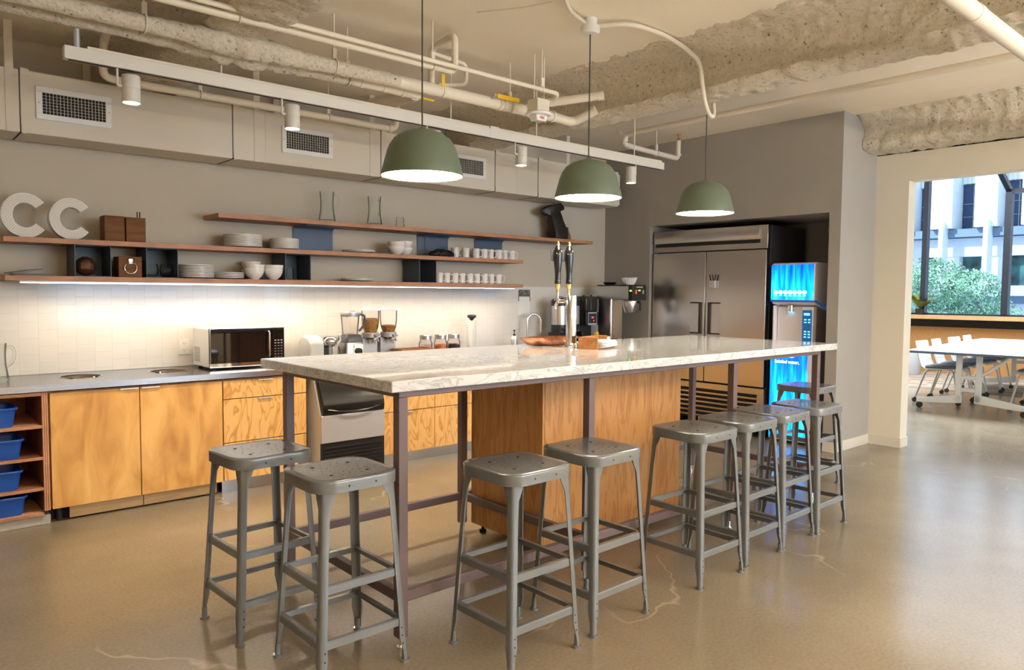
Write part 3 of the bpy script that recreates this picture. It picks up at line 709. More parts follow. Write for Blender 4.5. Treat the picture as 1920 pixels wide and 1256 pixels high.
p1 = thing('insulated_pipe', 'thick cream ceiling pipe coated in sprayed foam, nearer of the parallel pair', 'pipe')
rough_pipe(-3.8, 1.05, 1.60, 2.70, .040, .028, 1).done('coated_length', 'spray', p1, smooth=80)
mb = MB(); mb.tube([(1.05, 1.60, 2.70), (2.40, 1.60, 2.70)], .038, 18); mb.done('plain_length', 'pipe', p1)
mb = MB()
for x in (1.38, 1.86, 1.90, 2.10, 2.13, 2.37): mb.cyl((x, 1.6, 2.7), (x + .02, 1.6, 2.7), .0425, n=18)
mb.done('coupling', 'pipe', p1)
mb = MB(); mb.tube([(2.40, 1.60, 2.70), (2.60, 1.60, 2.69), (2.66, 1.42, 2.76)], .034, 16, bend=.06); mb.done('elbow_run', 'pipe', p1)
mb = MB(); mb.cyl((1.78, 1.56, 2.72), (1.78, 1.525, 2.735), .012, n=10); mb.done('valve_stem', 'silver_plastic', p1)
mb = MB(); mb.box(1.79, 1.99, 1.518, 1.526, 2.715, 2.745); mb.done('valve_handle', 'yellow', p1, bevel=.006)
for x in (-.40, .62, 1.97): hanger(p1, x, 1.6, 2.7, .042)
p2 = thing('insulated_pipe', 'thick cream ceiling pipe coated in sprayed foam, further of the parallel pair', 'pipe')
rough_pipe(-3.8, .80, 1.735, 2.695, .040, .030, 5).done('coated_length', 'spray', p2, smooth=80)
mb = MB(); mb.tube([(.80, 1.735, 2.695), (1.30, 1.735, 2.695)], .038, 18); mb.done('plain_length', 'pipe', p2)
mb = MB(); mb.tube([(1.27, 1.735, 2.695), (1.30, 1.80, 2.70), (1.28, 2.30, 2.72)], .046, 16, bend=.05); mb.done('elbow_run', 'pipe', p2)
mb = MB()
for x in (.86, 1.02, 1.16): mb.cyl((x, 1.735, 2.695), (x + .02, 1.735, 2.695), .0425, n=18)
mb.done('coupling', 'pipe', p2)
hanger(p2, .78, 1.735, 2.695, .042)
mb = MB(); mb.box(1.31, 1.40, 1.70, 1.708, 2.655, 2.67); mb.done('valve_handle', 'yellow', p2, bevel=.004)

pa = thing('water_pipe', 'smooth cream water pipe looping up to the ceiling beside a yellow valve tag', 'pipe')
mb = MB(); mb.tube([(-3.8, 1.30, 2.735), (1.265, 1.30, 2.735), (1.265, 1.30, 2.955), (1.305, 1.60, 2.955), (1.305, 1.60, 2.73)], .021, 14, bend=.05); mb.done('run', 'pipe', pa)
for x in (-.05, 1.10): hanger(pa, x, 1.30, 2.735, .022)
mb = MB(); mb.box(1.20, 1.226, 1.345, 1.352, 2.645, 2.725); mb.done('valve_tag', 'yellow', pa, bevel=.004)
pb = thing('sprinkler_pipe', 'thin cream pipe running to the fire strobe with a hooked end', 'pipe')
mb = MB(); mb.tube([(-3.8, 1.23, 2.755), (2.08, 1.23, 2.738), (2.12, 1.32, 2.715), (2.06, 1.36, 2.69)], .0135, 12, bend=.04); mb.done('run', 'pipe', pb)
hanger(pb, 1.93, 1.235, 2.74, .0145)
pc = thing('drain_pipe', 'small cream U-shaped pipe hanging behind the middle loop', 'pipe')
mb = MB(); mb.tube([(1.32, 1.62, 2.935), (1.63, 1.66, 2.935), (1.63, 1.66, 2.80), (1.40, 1.66, 2.755)], .013, 12, bend=.04); mb.done('run', 'pipe', pc)
hanger(pc, 1.50, 1.645, 2.935, .013)
mb = MB(); mb.tube([(-.345, 2.35, 2.97), (-.33, 2.70, 2.90), (-.33, 2.74, 2.70), (-.22, 2.75, 2.695), (1.765, 2.75, 2.695), (1.78, 2.75, 2.83), (1.78, 2.75, 3.0)], .024, 14, bend=.05)
for x in (-.20, 1.70): mb.cyl((x, 2.75, 2.695), (x + .03, 2.75, 2.695), .030, n=16)
mb.cyl((-.33, 2.733, 2.765), (-.33, 2.733, 2.80), .031, n=16)
pd = thing('drain_pipe', 'cream pipe with elbows running just in front of the air duct', 'pipe'); mb.done('run', 'pipe', pd)
for x in (.25, 1.18): hanger(pd, x, 2.75, 2.695, .025)
pe = thing('sprinkler_pipe', 'cream sprinkler pipe along the slab in front of the grey wall with a drop loop', 'pipe')
mb = MB(); mb.tube([(3.83, -4.5, 2.868), (3.86, 2.14, 2.868), (3.86, 2.16, 2.775), (4.70, 2.17, 2.752), (4.705, 2.17, 2.93)], .024, 14, bend=.05)
for p, q in (((3.86, 2.15, 2.80), (3.86, 2.15, 2.82)), ((3.90, 2.16, 2.773), (3.93, 2.16, 2.772)), ((4.705, 2.17, 2.78), (4.705, 2.17, 2.80))): mb.cyl(p, q, .029, n=16)
mb.done('run', 'pipe', pe)
hanger(pe, 4.35, 2.167, 2.760, .025); hanger(pe, 3.855, 1.2, 2.868, .025)
mb = MB(); mb.cyl((4.705, 2.17, 2.93), (4.705, 2.17, 2.955), .013, n=12); mb.cyl((4.705, 2.17, 2.955), (4.705, 2.17, 2.985), .006, n=10); mb.cyl((4.705, 2.17, 2.985), (4.705, 2.17, 2.99), .019, n=14); mb.done('sprinkler_head', 'copper', pe)
pf = thing('large_pipe', 'wide smooth cream pipe crossing the top right corner of the view', 'pipe')
mb = MB(); mb.tube([(1.0, -1.225, 2.62), (5.6, -1.225, 2.62)], .039, 20); mb.done('run', 'pipe', pf)
mb = MB(); mb.cyl((2.14, -1.225, 2.62), (2.20, -1.225, 2.62), .0415, n=20); mb.done('coupling', 'pipe', pf)
pg = thing('water_pipe', 'short cream capped pipe above the fire strobe', 'pipe')
mb = MB(); mb.tube([(2.20, 1.62, 2.755), (2.50, 1.22, 2.80)], .030, 14); mb.cyl((2.485, 1.24, 2.797), (2.51, 1.207, 2.801), .034, n=14); mb.done('run', 'pipe', pg)
tag(MB().tube([(1.21, 1.02, 2.996), (1.35, .80, 2.996), (1.42, .62, 2.996)], .003, 6).done('ceiling_wire', 'pipe'), 'thin painted wire stapled across the ceiling', 'wire')

# fire strobe on a junction box
fs = thing('fire_strobe', 'white ceiling fire alarm strobe with red FIRE lettering', 'alarm', (2.005, 1.345, 2.60))
MB().box(-.055, .055, -.05, .05, .02, .105).done('junction_box', 'pipe', fs, bevel=.004)
MB().lathe([(0, 0), (.085, 0), (.088, .006), (.088, .014), (.080, .020), (0, .020)], n=32).done('flange', 'white', fs)
mb = MB(); mb.prism([(-.052, 0), (-.043, -.038), (.043, -.038), (.052, 0)], 'y', -.036, .036); mb.done('strobe_body', 'white', fs, bevel=.006)
mb = MB(); mb.prism([(-.030, -.038), (-.024, -.054), (.024, -.054), (.030, -.038)], 'y', -.024, .024); mb.done('strobe_lens', 'jar_plastic', fs, bevel=.004)
yaw = radians(-41.3)
text('lettering', 'FIRE', .024, 'red_ink', fs, (-.022, -.0375, -.027), (radians(90), 0, 0))
for x in (-.04, .05): MB().cyl((x, 0, .105), (x, 0, .40), .0045, n=8).done('hanger_rod', 'pipe', fs)

# ================================================================ WALL SHELVES
def shelf(x0, x1, ztop, lab, yf=3.062):
    o = MB().box(0, x1 - x0, 0, 3.368 - yf, -.033, 0).done('wall_shelf', 'ply', bevel=.0015, loc=(x0, yf, ztop))
    return tag(o, lab, 'shelf', 'reddish plywood shelves on the back wall')
ZL, ZM, ZU = 1.488, 1.725, 1.962
shelf(-.819, 3.435, ZL, 'lowest plywood wall shelf, with the lit strip under it and white mugs on it')
shelf(-.822, 3.434, ZM, 'middle plywood wall shelf carrying the two white letters')
shelf(.470, 4.440, ZU, 'topmost plywood wall shelf carrying the glass pitchers and black bag')
ls = thing('led_strip', 'lit linear lamp under the lowest plywood shelf', 'light fixture', (-.74, 3.085, ZL - .034))
mb = MB(); mb.box(0, 4.10, -.008, -.006, -.010, 0); mb.box(0, 4.10, .012, .014, -.0128, 0); mb.box(0, 4.10, -.006, .012, -.002, 0); mb.done('channel', 'silver_plastic', ls, smooth=0)
MB().box(.02, 4.08, -.005, .010, -.007, -.0025).done('diffuser', 'led_on', ls, smooth=0)

def steel_bin(x0, x1, lab):
    w, d, h, t = x1 - x0, .245, ZM - .033 - ZL, .004
    mb = MB(); mb.box(0, t, 0, d, 0, h); mb.box(w - t, w, 0, d, 0, h); mb.box(t, w - t, d - t, d, 0, h); mb.box(t, w - t, 0, d - t, 0, t); mb.box(t, w - t, 0, d - t, h - t, h)
    return tag(mb.done('shelf_box', 'bin_steel', smooth=0, loc=(x0, 3.09, ZL)), lab, 'shelf box', 'blue grey steel boxes between the shelves')
steel_bin(-.439, -.227, 'open blue grey steel box holding the amber mosaic ball')
steel_bin(-.011, .196, 'open blue grey steel box holding two round glasses')
steel_bin(.984, 1.195, 'open blue grey steel box beside the white bowls, with a small glass inside')
steel_bin(2.222, 2.407, 'open blue grey steel box left of the lower mug row')
def bracket(x0, x1, lab):
    w, h = x1 - x0, ZU - .033 - ZM
    prof = [(.30, 0), (.30, h - .03), (.292, h - .010), (.270, h), (.05, h), (.05, h - .004), (.268, h - .004), (.288, h - .013), (.296, h - .031), (.296, 0)]
    o = MB().prism([(a - .0, b) for a, b in prof], 'x', 0, w).done('shelf_bracket', 'brk_steel', smooth=30, loc=(x0, 3.066, ZM))
    return tag(o, lab, 'bracket', 'slate blue steel brackets under the top shelf')
bracket(1.175, 1.530, 'slate blue steel shelf bracket between the plates, leftmost of three')
bracket(2.385, 2.735, 'slate blue steel shelf bracket behind the dark cloth and tumbler')
bracket(3.055, 3.415, 'slate blue steel shelf bracket behind the upper mug row')

# white letters
def letter_c(x, y, h, lab):
    a0, a1, n = radians(38), radians(322), 40; ro, ri = (.5 * h * .94, .5 * h), (.5 * h * .50, .5 * h * .56)
    th = [a0 + (a1 - a0) * i / n for i in range(n + 1)]
    out = [(ro[0] * cos(t), ro[1] * sin(t)) for t in th]; inn = [(ri[0] * cos(t), ri[1] * sin(t)) for t in th]
    t = thing('letter_c', lab, 'letter', (x, y, ZM + h / 2), radians(4), 'white perforated letters')
    def band(y0, y1, m, name, o=out, i_=inn):
        mb = MB()
        A = [mb.b.verts.new((p[0], y0, p[1])) for p in o]; B = [mb.b.verts.new((p[0], y0, p[1])) for p in i_]
        A2 = [mb.b.verts.new((p[0], y1, p[1])) for p in o]; B2 = [mb.b.verts.new((p[0], y1, p[1])) for p in i_]
        for k in range(n):
            mb.face([A[k], A[k + 1], B[k + 1], B[k]]); mb.face([A2[k], B2[k], B2[k + 1], A2[k + 1]])
            mb.face([A[k], A2[k], A2[k + 1], A[k + 1]]); mb.face([B[k], B[k + 1], B2[k + 1], B2[k]])
        mb.face([A[0], B[0], B2[0], A2[0]]); mb.face([A[n], A2[n], B2[n], B[n]])
        bmesh.ops.recalc_face_normals(mb.b, faces=mb.b.faces)
        return mb.done(name, m, t, smooth=30)
    band(-.03, .03, 'white', 'shell')
    s = .97
    band(-.0325, -.0302, 'lattice', 'perforated_face', [(p[0] * s, p[1] * s) for p in out], [(p[0] * 1.05, p[1] * 1.05) for p in inn])
letter_c(-.698, 3.15, .275, 'white perforated letter C at the far left of the shelf')
letter_c(-.448, 3.15, .265, 'white perforated letter C nearer the wooden boxes')

def open_box(name, x, y, z, w, d, h, m, lab, cat, rz=0, t=.009, group=None, lid=False):
    mb = MB(); mb.box(-w / 2, w / 2, -d / 2, -d / 2 + t, 0, h); mb.box(-w / 2, w / 2, d / 2 - t, d / 2, 0, h); mb.box(-w / 2, -w / 2 + t, -d / 2 + t, d / 2 - t, 0, h); mb.box(w / 2 - t, w / 2, -d / 2 + t, d / 2 - t, 0, h); mb.box(-w / 2 + t, w / 2 - t, -d / 2 + t, d / 2 - t, 0, t)
    e = thing(name, lab, cat, (x, y, z), rz, group)
    mb.done('box_body', m, e, bevel=.001)
    return e
bx1 = open_box('wooden_box', -.200, 3.16, ZM, .120, .13, .165, 'walnut', 'plain walnut box beside the white letters', 'box', group='walnut boxes on the middle shelf')
MB().box(-.06, .06, -.065, .065, .160, .168).done('lid', 'walnut', bx1, bevel=.001)
bx2 = open_box('wooden_box', -.072, 3.15, ZM, .120, .13, .165, 'walnut', 'walnut box with papers and pens sticking out of its top', 'box', group='walnut boxes on the middle shelf')
o = MB().box(-.05, .0, -.03, .03, 0, .006).done('paper_packet', 'paper', loc=(-.072, 3.15, ZM + .166), rot=(0, -.25, 0)); tag(o, 'small white paper packet on the right walnut box', 'paper')
for k, dx in enumerate((.020, .036)):
    o = MB().cyl((0, 0, .0), (.006, 0, .20), .004, n=8).done('pen', 'rubber', loc=(-.072 + dx, 3.15, ZM + .009)); tag(o, ('dark pen standing in the right walnut box, left one', 'dark pen standing in the right walnut box, right one')[k], 'pen', 'pens in the walnut box')

# plates
def plate(x, y, z, r, lab, group):
    o = MB().lathe([(0, .001), (r * .55, 0), (r * .60, .0012), (r * .80, .0060), (r * .985, .0098), (r, .0106), (r, .0152), (r * .985, .0160), (r * .78, .0090), (r * .60, .0045), (0, .004)], n=36).done('plate', 'ceramic', loc=(x, y, z), smooth=28)
    return tag(o, lab, 'plate', group)
pm = {}
def plates(x, y, z, r, n, pitch, where):
    for k in range(n):
        pos = 'bottom' if k == 0 else ('topmost' if k == n - 1 else ORD[k] + ' from the bottom')
        lab = 'white plate, %s of the stack %s' % (pos, where)
        if r not in pm: pm[r] = plate(x, y, z, r, lab, None); o = pm[r]
        else: o = pm[r].copy(); C.objects.link(o); o.location = (x, y, z + k * pitch); o['label'] = lab
        o['group'] = 'white plates ' + where
plates(.70, 3.20, ZM, .140, 10, .0092, 'left of the slate blue bracket')
plates(1.03, 3.20, ZM, .110, 9, .0088, 'touching the slate blue bracket')
plates(1.685, 3.20, ZM, .138, 2, .0095, 'alone mid way along the middle shelf')
plates(.355, 3.20, ZL, .122, 9, .0105, 'beside the steel box with round glasses')
plates(.59, 3.20, ZL, .108, 4, .0115, 'between tall plates and bowls')
plates(1.67, 3.20, ZL, .138, 2, .0095, 'alone on the lowest shelf')
def bowl(x, y, z, r, h, lab, group, tilt=(0, 0, 0)):
    pr = [(0, 0), (r * .42, 0), (r * .46, .006), (r * .75, h * .30), (r * .93, h * .62), (r, h * .97), (r * .985, h), (r * .95, h * .97), (r * .88, h * .62), (r * .70, h * .33), (r * .4, .012), (0, .010)]
    o = MB().lathe(pr, n=36).done('bowl', 'ceramic', loc=(x, y, z), rot=tilt, smooth=60); return tag(o, lab, 'bowl', group)
for (x, y, z, r, h, n, pt, w) in ((2.03, 3.16, ZM, .078, .072, 2, .040, 'in the left stack on the middle shelf'), (2.17, 3.25, ZM, .076, .072, 2, .056, 'in the right stack on the middle shelf'), (.793, 3.288, ZL, .074, .080, 2, .060, 'in the back stack on the lowest shelf'), (.757, 3.13, ZL, .0725, .085, 2, .028, 'in the front stack on the lowest shelf'), (.904, 3.13, ZL, .0725, .085, 2, .028, 'in the stack against the steel box')):
    for k in range(n): bowl(x + .004 * k, y, z + k * pt, r, h, 'white bowl, %s %s' % ('lower one' if k == 0 else 'upper one', w), 'white bowls ' + w)

# mugs
def make_mug():
    t = thing('mug', 'x', 'mug')
    MB().lathe([(0, 0), (.032, 0), (.036, .003), (.0365, .092), (.0355, .094), (.033, .092), (.0325, .006), (0, .005)], n=28).done('body', 'ceramic', t, smooth=50)
    mb = MB(); mb.tube([(.034, 0, .080), (.058, 0, .080), (.066, 0, .050), (.058, 0, .020), (.034, 0, .016)], .0055, 8, bend=.02); mb.done('handle', 'ceramic', t)
    return t
mg = make_mug(); first = True
def put_mug(x, y, z, rz, lab, group, dark=False, sc=1):
    global first
    o = mg if first else dup(mg); first = False
    o.location = (x, y, z); o.rotation_euler = (0, 0, rz); o['label'] = lab; o['group'] = group; return o
for k, (x, y, a) in enumerate(((2.695, 3.20, pi + .9), (2.815, 3.19, 2.5), (2.930, 3.18, -.55), (3.035, 3.19, -.6), (3.122, 3.20, -.6), (3.212, 3.18, -.65), (3.302, 3.20, -.6), (3.388, 3.19, -.6))):
    put_mug(x, y, ZM, a, 'white mug, %s from the left in the upper mug row' % ORD[k], 'white mugs on the middle shelf')
for k in range(9):
    put_mug(2.497 + .0885 * k, 3.175 + .008 * (k % 2), ZL, -.65 + .05 * (k % 3), 'white mug, %s from the left in the lower mug row' % ORD[k], 'white mugs on the lowest shelf')

# glassware
def pitcher(x, y, z, h, r, lab, rz=0):
    t = thing('glass_pitcher', lab, 'pitcher', (x, y, z), rz, 'clear glass pitchers')
    MB().lathe([(0, .001), (r * .95, 0), (r * 1.02, .012), (r * .96, .04), (r * .80, h * .45), (r * .78, h * .7), (r * .86, h * .97), (r * .87, h), (r * .83, h * .97), (r * .745, h * .7), (r * .765, h * .45), (r * .90, .05), (r * .90, .022), (0, .020)], n=36).done('body', 'glass', t, smooth=60)
    mb = MB(); mb.tube([(r * .80, 0, h * .88), (r * 1.25, 0, h * .93), (r * 1.55, 0, h * .75), (r * 1.35, 0, h * .52), (r * .84, 0, h * .40)], .0085, 10, bend=.04); mb.done('handle', 'glass', t)
pitcher(1.395, 3.20, ZU, .250, .068, 'tall clear glass pitcher on the top shelf, left one')
pitcher(1.838, 3.20, ZU, .250, .066, 'tall clear glass pitcher on the top shelf, right one', .4)
pitcher(-.88, 3.02, .84, .235, .062, 'clear glass pitcher standing on the steel counter at the far left', -.3)
def tumbler(x, y, z, h, r0, r1, lab, cat='glass', m='glass', name='drinking_glass'):
    o = MB().lathe([(0, .001), (r0, 0), (r0 * 1.0, .004), (r1, h), (r1 - .003, h), (r0 - .003, .010), (0, .010)], n=28).done(name, m, loc=(x, y, z), smooth=50); return tag(o, lab, cat)
o = MB().lathe([(0, .0), (.036, 0), (.040, .006), (.039, .035), (.033, .042), (.033, .050), (.038, .058), (.036, .085), (.030, .097), (.028, .097), (.033, .083), (.030, .05), (.035, .035), (.036, .012), (0, .010)], n=28).done('drinking_glass', 'glass', loc=(2.095, 3.20, ZU), smooth=60); tag(o, 'small stacked clear glass on the top shelf right of the pitchers', 'glass')
tumbler(2.30, 3.17, ZM, .165, .044, .030, 'faceted clear tumbler on the middle shelf before a slate blue bracket')
for x, w in ((.042, 'left'), (.140, 'right')):
    o = MB().lathe([(0, .001), (.024, 0), (.040, .016), (.0465, .045), (.043, .075), (.037, .092), (.035, .092), (.041, .074), (.0435, .045), (.038, .02), (0, .008)], n=28).done('drinking_glass', 'glass', loc=(x, 3.165, ZL + .004), smooth=60); tag(o, 'round clear stemless glass, %s one in the steel box' % w, 'glass', 'round glasses in the steel box')
tumbler(1.065, 3.19, ZL + .004, .095, .034, .030, 'small clear glass jar inside the steel box near the bowls')

# other things on the shelves
o = MB().lathe([(.03 * 0, 0)] + [(.064 * sin(pi * i / 10), .064 - .064 * cos(pi * i / 10)) for i in range(1, 10)] + [(0, .128)], n=20).done('mosaic_ball', 'wax_amber', loc=(-.364, 3.165, ZL + .004), smooth=0); tag(o, 'shiny amber mosaic glass ball inside the leftmost steel box', 'ornament')
wb = open_box('ring_box', -.112, 3.15, ZL, .142, .13, .135, 'walnut', 'small wooden box with a silver ring pull, between two steel boxes', 'box')
MB().box(-.073, .073, -.067, .067, .130, .138).done('lid', 'walnut', wb, bevel=.001)
mb = MB(); mb.tube([(.038 * cos(a), -.073, .062 + .038 * sin(a)) for a in [2 * pi * i / 28 for i in range(29)]], .0028, 8, caps=False); mb.done('ring_pull', 'chrome', wb)
mb = MB(); mb.box(-.011, .011, -.074, -.0655, .092, .122); mb.cyl((-.012, -.073, .100), (.012, -.073, .100), .005, n=10); mb.done('ring_clasp', 'chrome', wb, bevel=.001)
o = MB().box(-.11, .11, -.09, .09, 0, .010).done('tablet', 'tablet', loc=(-.66, 3.20, ZL), bevel=.003); tag(o, 'flat grey tablet lying on the lowest shelf at the left', 'tablet')
o = MB().box(-.09, .09, -.07, .07, 0, .007).done('tablet', 'tablet', loc=(-.70, 3.21, ZL + .026), rot=(0, radians(-9), .2), bevel=.002); tag(o, 'thin grey tablet propped at a slant on the flat one', 'tablet')
# dark cloth heap and black bag
mb = MB(); bmesh.ops.create_icosphere(mb.b, subdivisions=4, radius=1)
for v in mb.b.verts:
    d = noise.noise(v.co * 2.6 + V((3, 1, 0))) * .35 + noise.noise(v.co * 6) * .14
    k = 1 + d; v.co = V((v.co.x * .125 * k, v.co.y * .055 * k, max(0, .028 + v.co.z * .036 * k)))
tag(mb.done('cloth', 'bag_black', loc=(2.535, 3.18, ZM), smooth=80), 'crumpled dark cloth on the middle shelf left of the mugs', 'cloth')

bag = thing('paper_bag', 'crumpled black paper bag with folded top on the top shelf', 'bag', (4.055, 3.20, ZU))
def crumple(mb, amp, f, seed):
    for v in mb.b.verts:
        n_ = noise.noise_vector(v.co * f + V((seed, 0, 0))); v.co += V((n_.x, n_.y, n_.z * .4)) * amp * min(1, max(0, v.co.z) * 20)
mb = MB(); loops = []
for z, cx, w, d in ((0, .0, .19, .12), (.06, -.005, .20, .125), (.13, -.02, .19, .12), (.19, -.045, .17, .11), (.25, -.06, .15, .09), (.31, -.065, .12, .06), (.345, -.07, .09, .03)):
    loops.append(mb.rrect(cx, 0, w, d, .02, z, 3))
mb.loft(loops); crumple(mb, .016, 14, 2); mb.done('body', 'bag_black', bag, smooth=25)
mb = MB(); loops = []
for x, z, w, h in ((.045, .335, .07, .03), (-.02, .335, .10, .085), (-.10, .305, .11, .105), (-.17, .285, .10, .09), (-.225, .285, .06, .045), (-.25, .292, .04, .012)):
    loops.append([V((x + .1 * dz * 0, y, z + dz)) for y, dz in ((-w / 2, -h / 2), (w / 2, -h / 2), (w / 2 + .004, 0), (w / 2, h / 2), (-w / 2, h / 2), (-w / 2 - .004, 0))])
mb.loft(loops); crumple(mb, .010, 16, 5); mb.done('folded_top', 'bag_black', bag, smooth=25)
mb = MB(); loops = []
for z, x0, x1 in ((0, .07, .165), (.05, .08, .150), (.10, .085, .125), (.135, .085, .100)):
    loops.append([V((x0, -.062, z)), V((x1, -.03, z)), V((x1 - .01, .04, z)), V((x0, .05, z))])
mb.loft(loops); crumple(mb, .006, 16, 8); mb.done('side_gusset', 'kraft', bag, smooth=25)

# ================================================================ COUNTER RUN
CF, CT = 2.722, .840      # cabinet face, counter top
ct = thing('steel_countertop', 'long stainless steel counter along the back wall with two round cut-outs', 'countertop', (0, 0, 0))
holes = [(-.425, 3.075, .118), (.112, 3.075, .118)]
# slab with round openings: grid of quads around each hole
mb = MB()
x0, x1, ya, yb = -3.9, 4.976, 2.700, 3.362
def ring_patch(cx, cy, r, hx, za):
    n = 32; inn = []; out = []
    for i in range(n):
        a = 2 * pi * i / n; c, s_ = cos(a), sin(a); k = 1 / max(abs(c) / hx, abs(s_) / hx)
        inn.append(mb.b.verts.new((cx + r * c, cy + r * s_, za))); out.append(mb.b.verts.new((cx + k * c, cy + k * s_, za)))
    dn = [mb.b.verts.new((v.co.x, v.co.y, za - .03)) for v in inn]
    for i in range(n):
        j = (i + 1) % n
        mb.face([inn[i], out[i], out[j], inn[j]]); mb.face([inn[i], inn[j], dn[j], dn[i]])
hx = .16
def quad(a, b, c, d, z): mb.face([mb.b.verts.new(p) for p in ((a, c, z), (b, c, z), (b, d, z), (a, d, z))])
cur = x0
for cx, cy, r in holes:
    quad(cur, cx - hx, ya, yb, CT); quad(cx - hx, cx + hx, ya, cy - hx, CT); quad(cx - hx, cx + hx, cy + hx, yb, CT); ring_patch(cx, cy, r, hx, CT); cur = cx + hx
quad(cur, x1, ya, yb, CT)
mb.face([mb.b.verts.new(p) for p in ((x0, ya, CT - .038), (x1, ya, CT - .038), (x1, ya, CT), (x0, ya, CT))])
mb.face([mb.b.verts.new(p) for p in ((x0, ya, CT - .038), (x0, ya + .02, CT - .038), (x1, ya + .02, CT - .038), (x1, ya, CT - .038))])
mb.done('top', 'counter_steel', ct, smooth=0)
for cx, cy, r in holes:
    mb = MB(); mb.lathe([(r + .010, 0.001), (r + .007, .004), (r - .003, .003), (r - .003, -.004)], (cx, cy, CT), 40); mb.done('bin_ring', 'chrome', ct, smooth=40)
    mb = MB(); mb.lathe([(r - .001, -.004), (r - .004, -.20), (0, -.20)], (cx, cy, CT), 40); mb.done('bin_liner', 'liner_steel', ct, smooth=40)

# open cubby unit at the far left with blue tubs
cu = thing('cubby_unit', 'open plywood cubby unit at the far left holding blue tubs', 'cabinet', (-.668, CF, 0))
MB().box(-.034, 0, 0, .60, .085, .795).done('side_panel', 'ply_upright', cu, bevel=.001)
MB().box(-2.0, -1.966, 0, .60, .085, .795).done('side_panel', 'ply_upright', cu, bevel=.001)
MB().box(-1.966, -.034, .58, .60, .085, .795).done('back_panel', 'ply', cu, bevel=.001)
MB().box(-1.966, -.034, 0, .58, .775, .795).done('top_panel', 'ply', cu, bevel=.001)
for z in (.600, .412, .228, .075): MB().box(-1.966, -.034, 0, .58, z - .018, z).done('shelf_board', 'ply', cu, bevel=.001)
tag(MB().box(-2.0, 0, .015, .58, 0, .057).done('concrete_curb', 'concrete_curb', loc=(-.668, CF, 0), bevel=.003), 'low grey concrete curb under the cubby unit', 'curb')
def tub(z, dx, lab):
    t = thing('plastic_tub', lab, 'tub', (-.92 + dx, CF + .15, z), 0, 'blue tubs in the cubby unit')
    mb = MB(); a = [mb.rrect(0, .0, w, d, .03, zz, 4) for w, d, zz in ((.235, .235, 0), (.262, .262, .105))]; b = [mb.rrect(0, 0, w, d, .027, zz, 4) for w, d, zz in ((.256, .256, .105), (.228, .228, .005))]
    mb.loft([*a, *b]); mb.done('body', 'blue_bin', t, smooth=40)
    mb = MB(); P = mb.rrect(0, 0, .272, .272, .036, .108, 4); P.append(P[0]); mb.tube(P, .0075, 8, caps=False); mb.done('rolled_rim', 'blue_bin', t)
for k, (z, dx) in enumerate(((.600, -.035), (.412, -.008), (.228, -.018), (.075, .0))): tub(z, dx, 'blue plastic tub in the cubby unit, %s from the top' % ORD[k])

# cabinet with two doors
cb = thing('base_cabinet', 'plywood base cabinet with two plain maple doors under the steel counter', 'cabinet', (-.665, CF, 0))
MB().box(.0, 1.022, .022, .62, .09, .79).done('carcass', 'ply', cb, smooth=0)
for a, b, hxx in ((.006, .496, .405), (.502, 1.020, .615 - .013)):
    d = MB().box(a, b, 0, .019, .088, .785).done('door', 'door_ply', cb, bevel=.0012)
    hx0 = .385 if a < .1 else .510
    mb = MB(); mb.box(hx0, hx0 + .105, -.016, .004, .7855, .7875); mb.box(hx0, hx0 + .105, -.016, -.0145, .778, .7875); mb.done('edge_pull', 'pull_metal', d, smooth=0)
for a, b in ((.10, .515), (.520, .985)): MB().box(a, b, .035, .047, .012, .085).done('kick_board', 'kick_ply', cb, smooth=0)
MB().box(.0, 1.02, .10, .11, .0, .09).done('plinth_back', 'hole', cb, smooth=0)
for x in (.05, .60): MB().cyl((x, .07, 0), (x, .07, .09), .016, n=12).done('cabinet_foot', 'rubber', cb)

def drawers(x0, cols, rows, lab, zb=.088, zt=.785):
    W_ = sum(cols); t = thing('drawer_cabinet', lab, 'cabinet', (x0, CF, 0))
    MB().box(.004, W_ - .004, .022, .62, zb, .79).done('carcass', 'ply', t, smooth=0)
    x = 0
    for c in cols:
        for (a, b) in rows:
            d = MB().box(x + .003, x + c - .003, 0, .019, a + .003, b - .003).done('drawer_front', 'fir_ply', t, bevel=.001)
            cx = x + c * .5 - .01
            mb = MB(); mb.box(cx - .052, cx + .052, -.016, .004, b - .0035, b - .0015); mb.box(cx - .052, cx + .052, -.016, -.0145, b - .011, b - .0015); mb.done('edge_pull', 'pull_metal', d, smooth=0)
        x += c
    MB().box(0, W_, .045, .06, 0, zb - .002).done('kick_plate', 'counter_steel', t, smooth=0)
drawers(.360, [.612], [(.655, .785), (.352, .655), (.088, .352)], 'fir plywood cabinet with three drawers left of the ice maker')
drawers(1.585, [.545, .545, .545], [(.432, .785), (.088, .432)], 'fir plywood drawer cabinet seen between island legs, right of the ice maker')
drawers(3.222, [.58, .58, .58], [(.432, .785), (.088, .432)], 'fir plywood drawer cabinet mostly hidden behind the oak block')

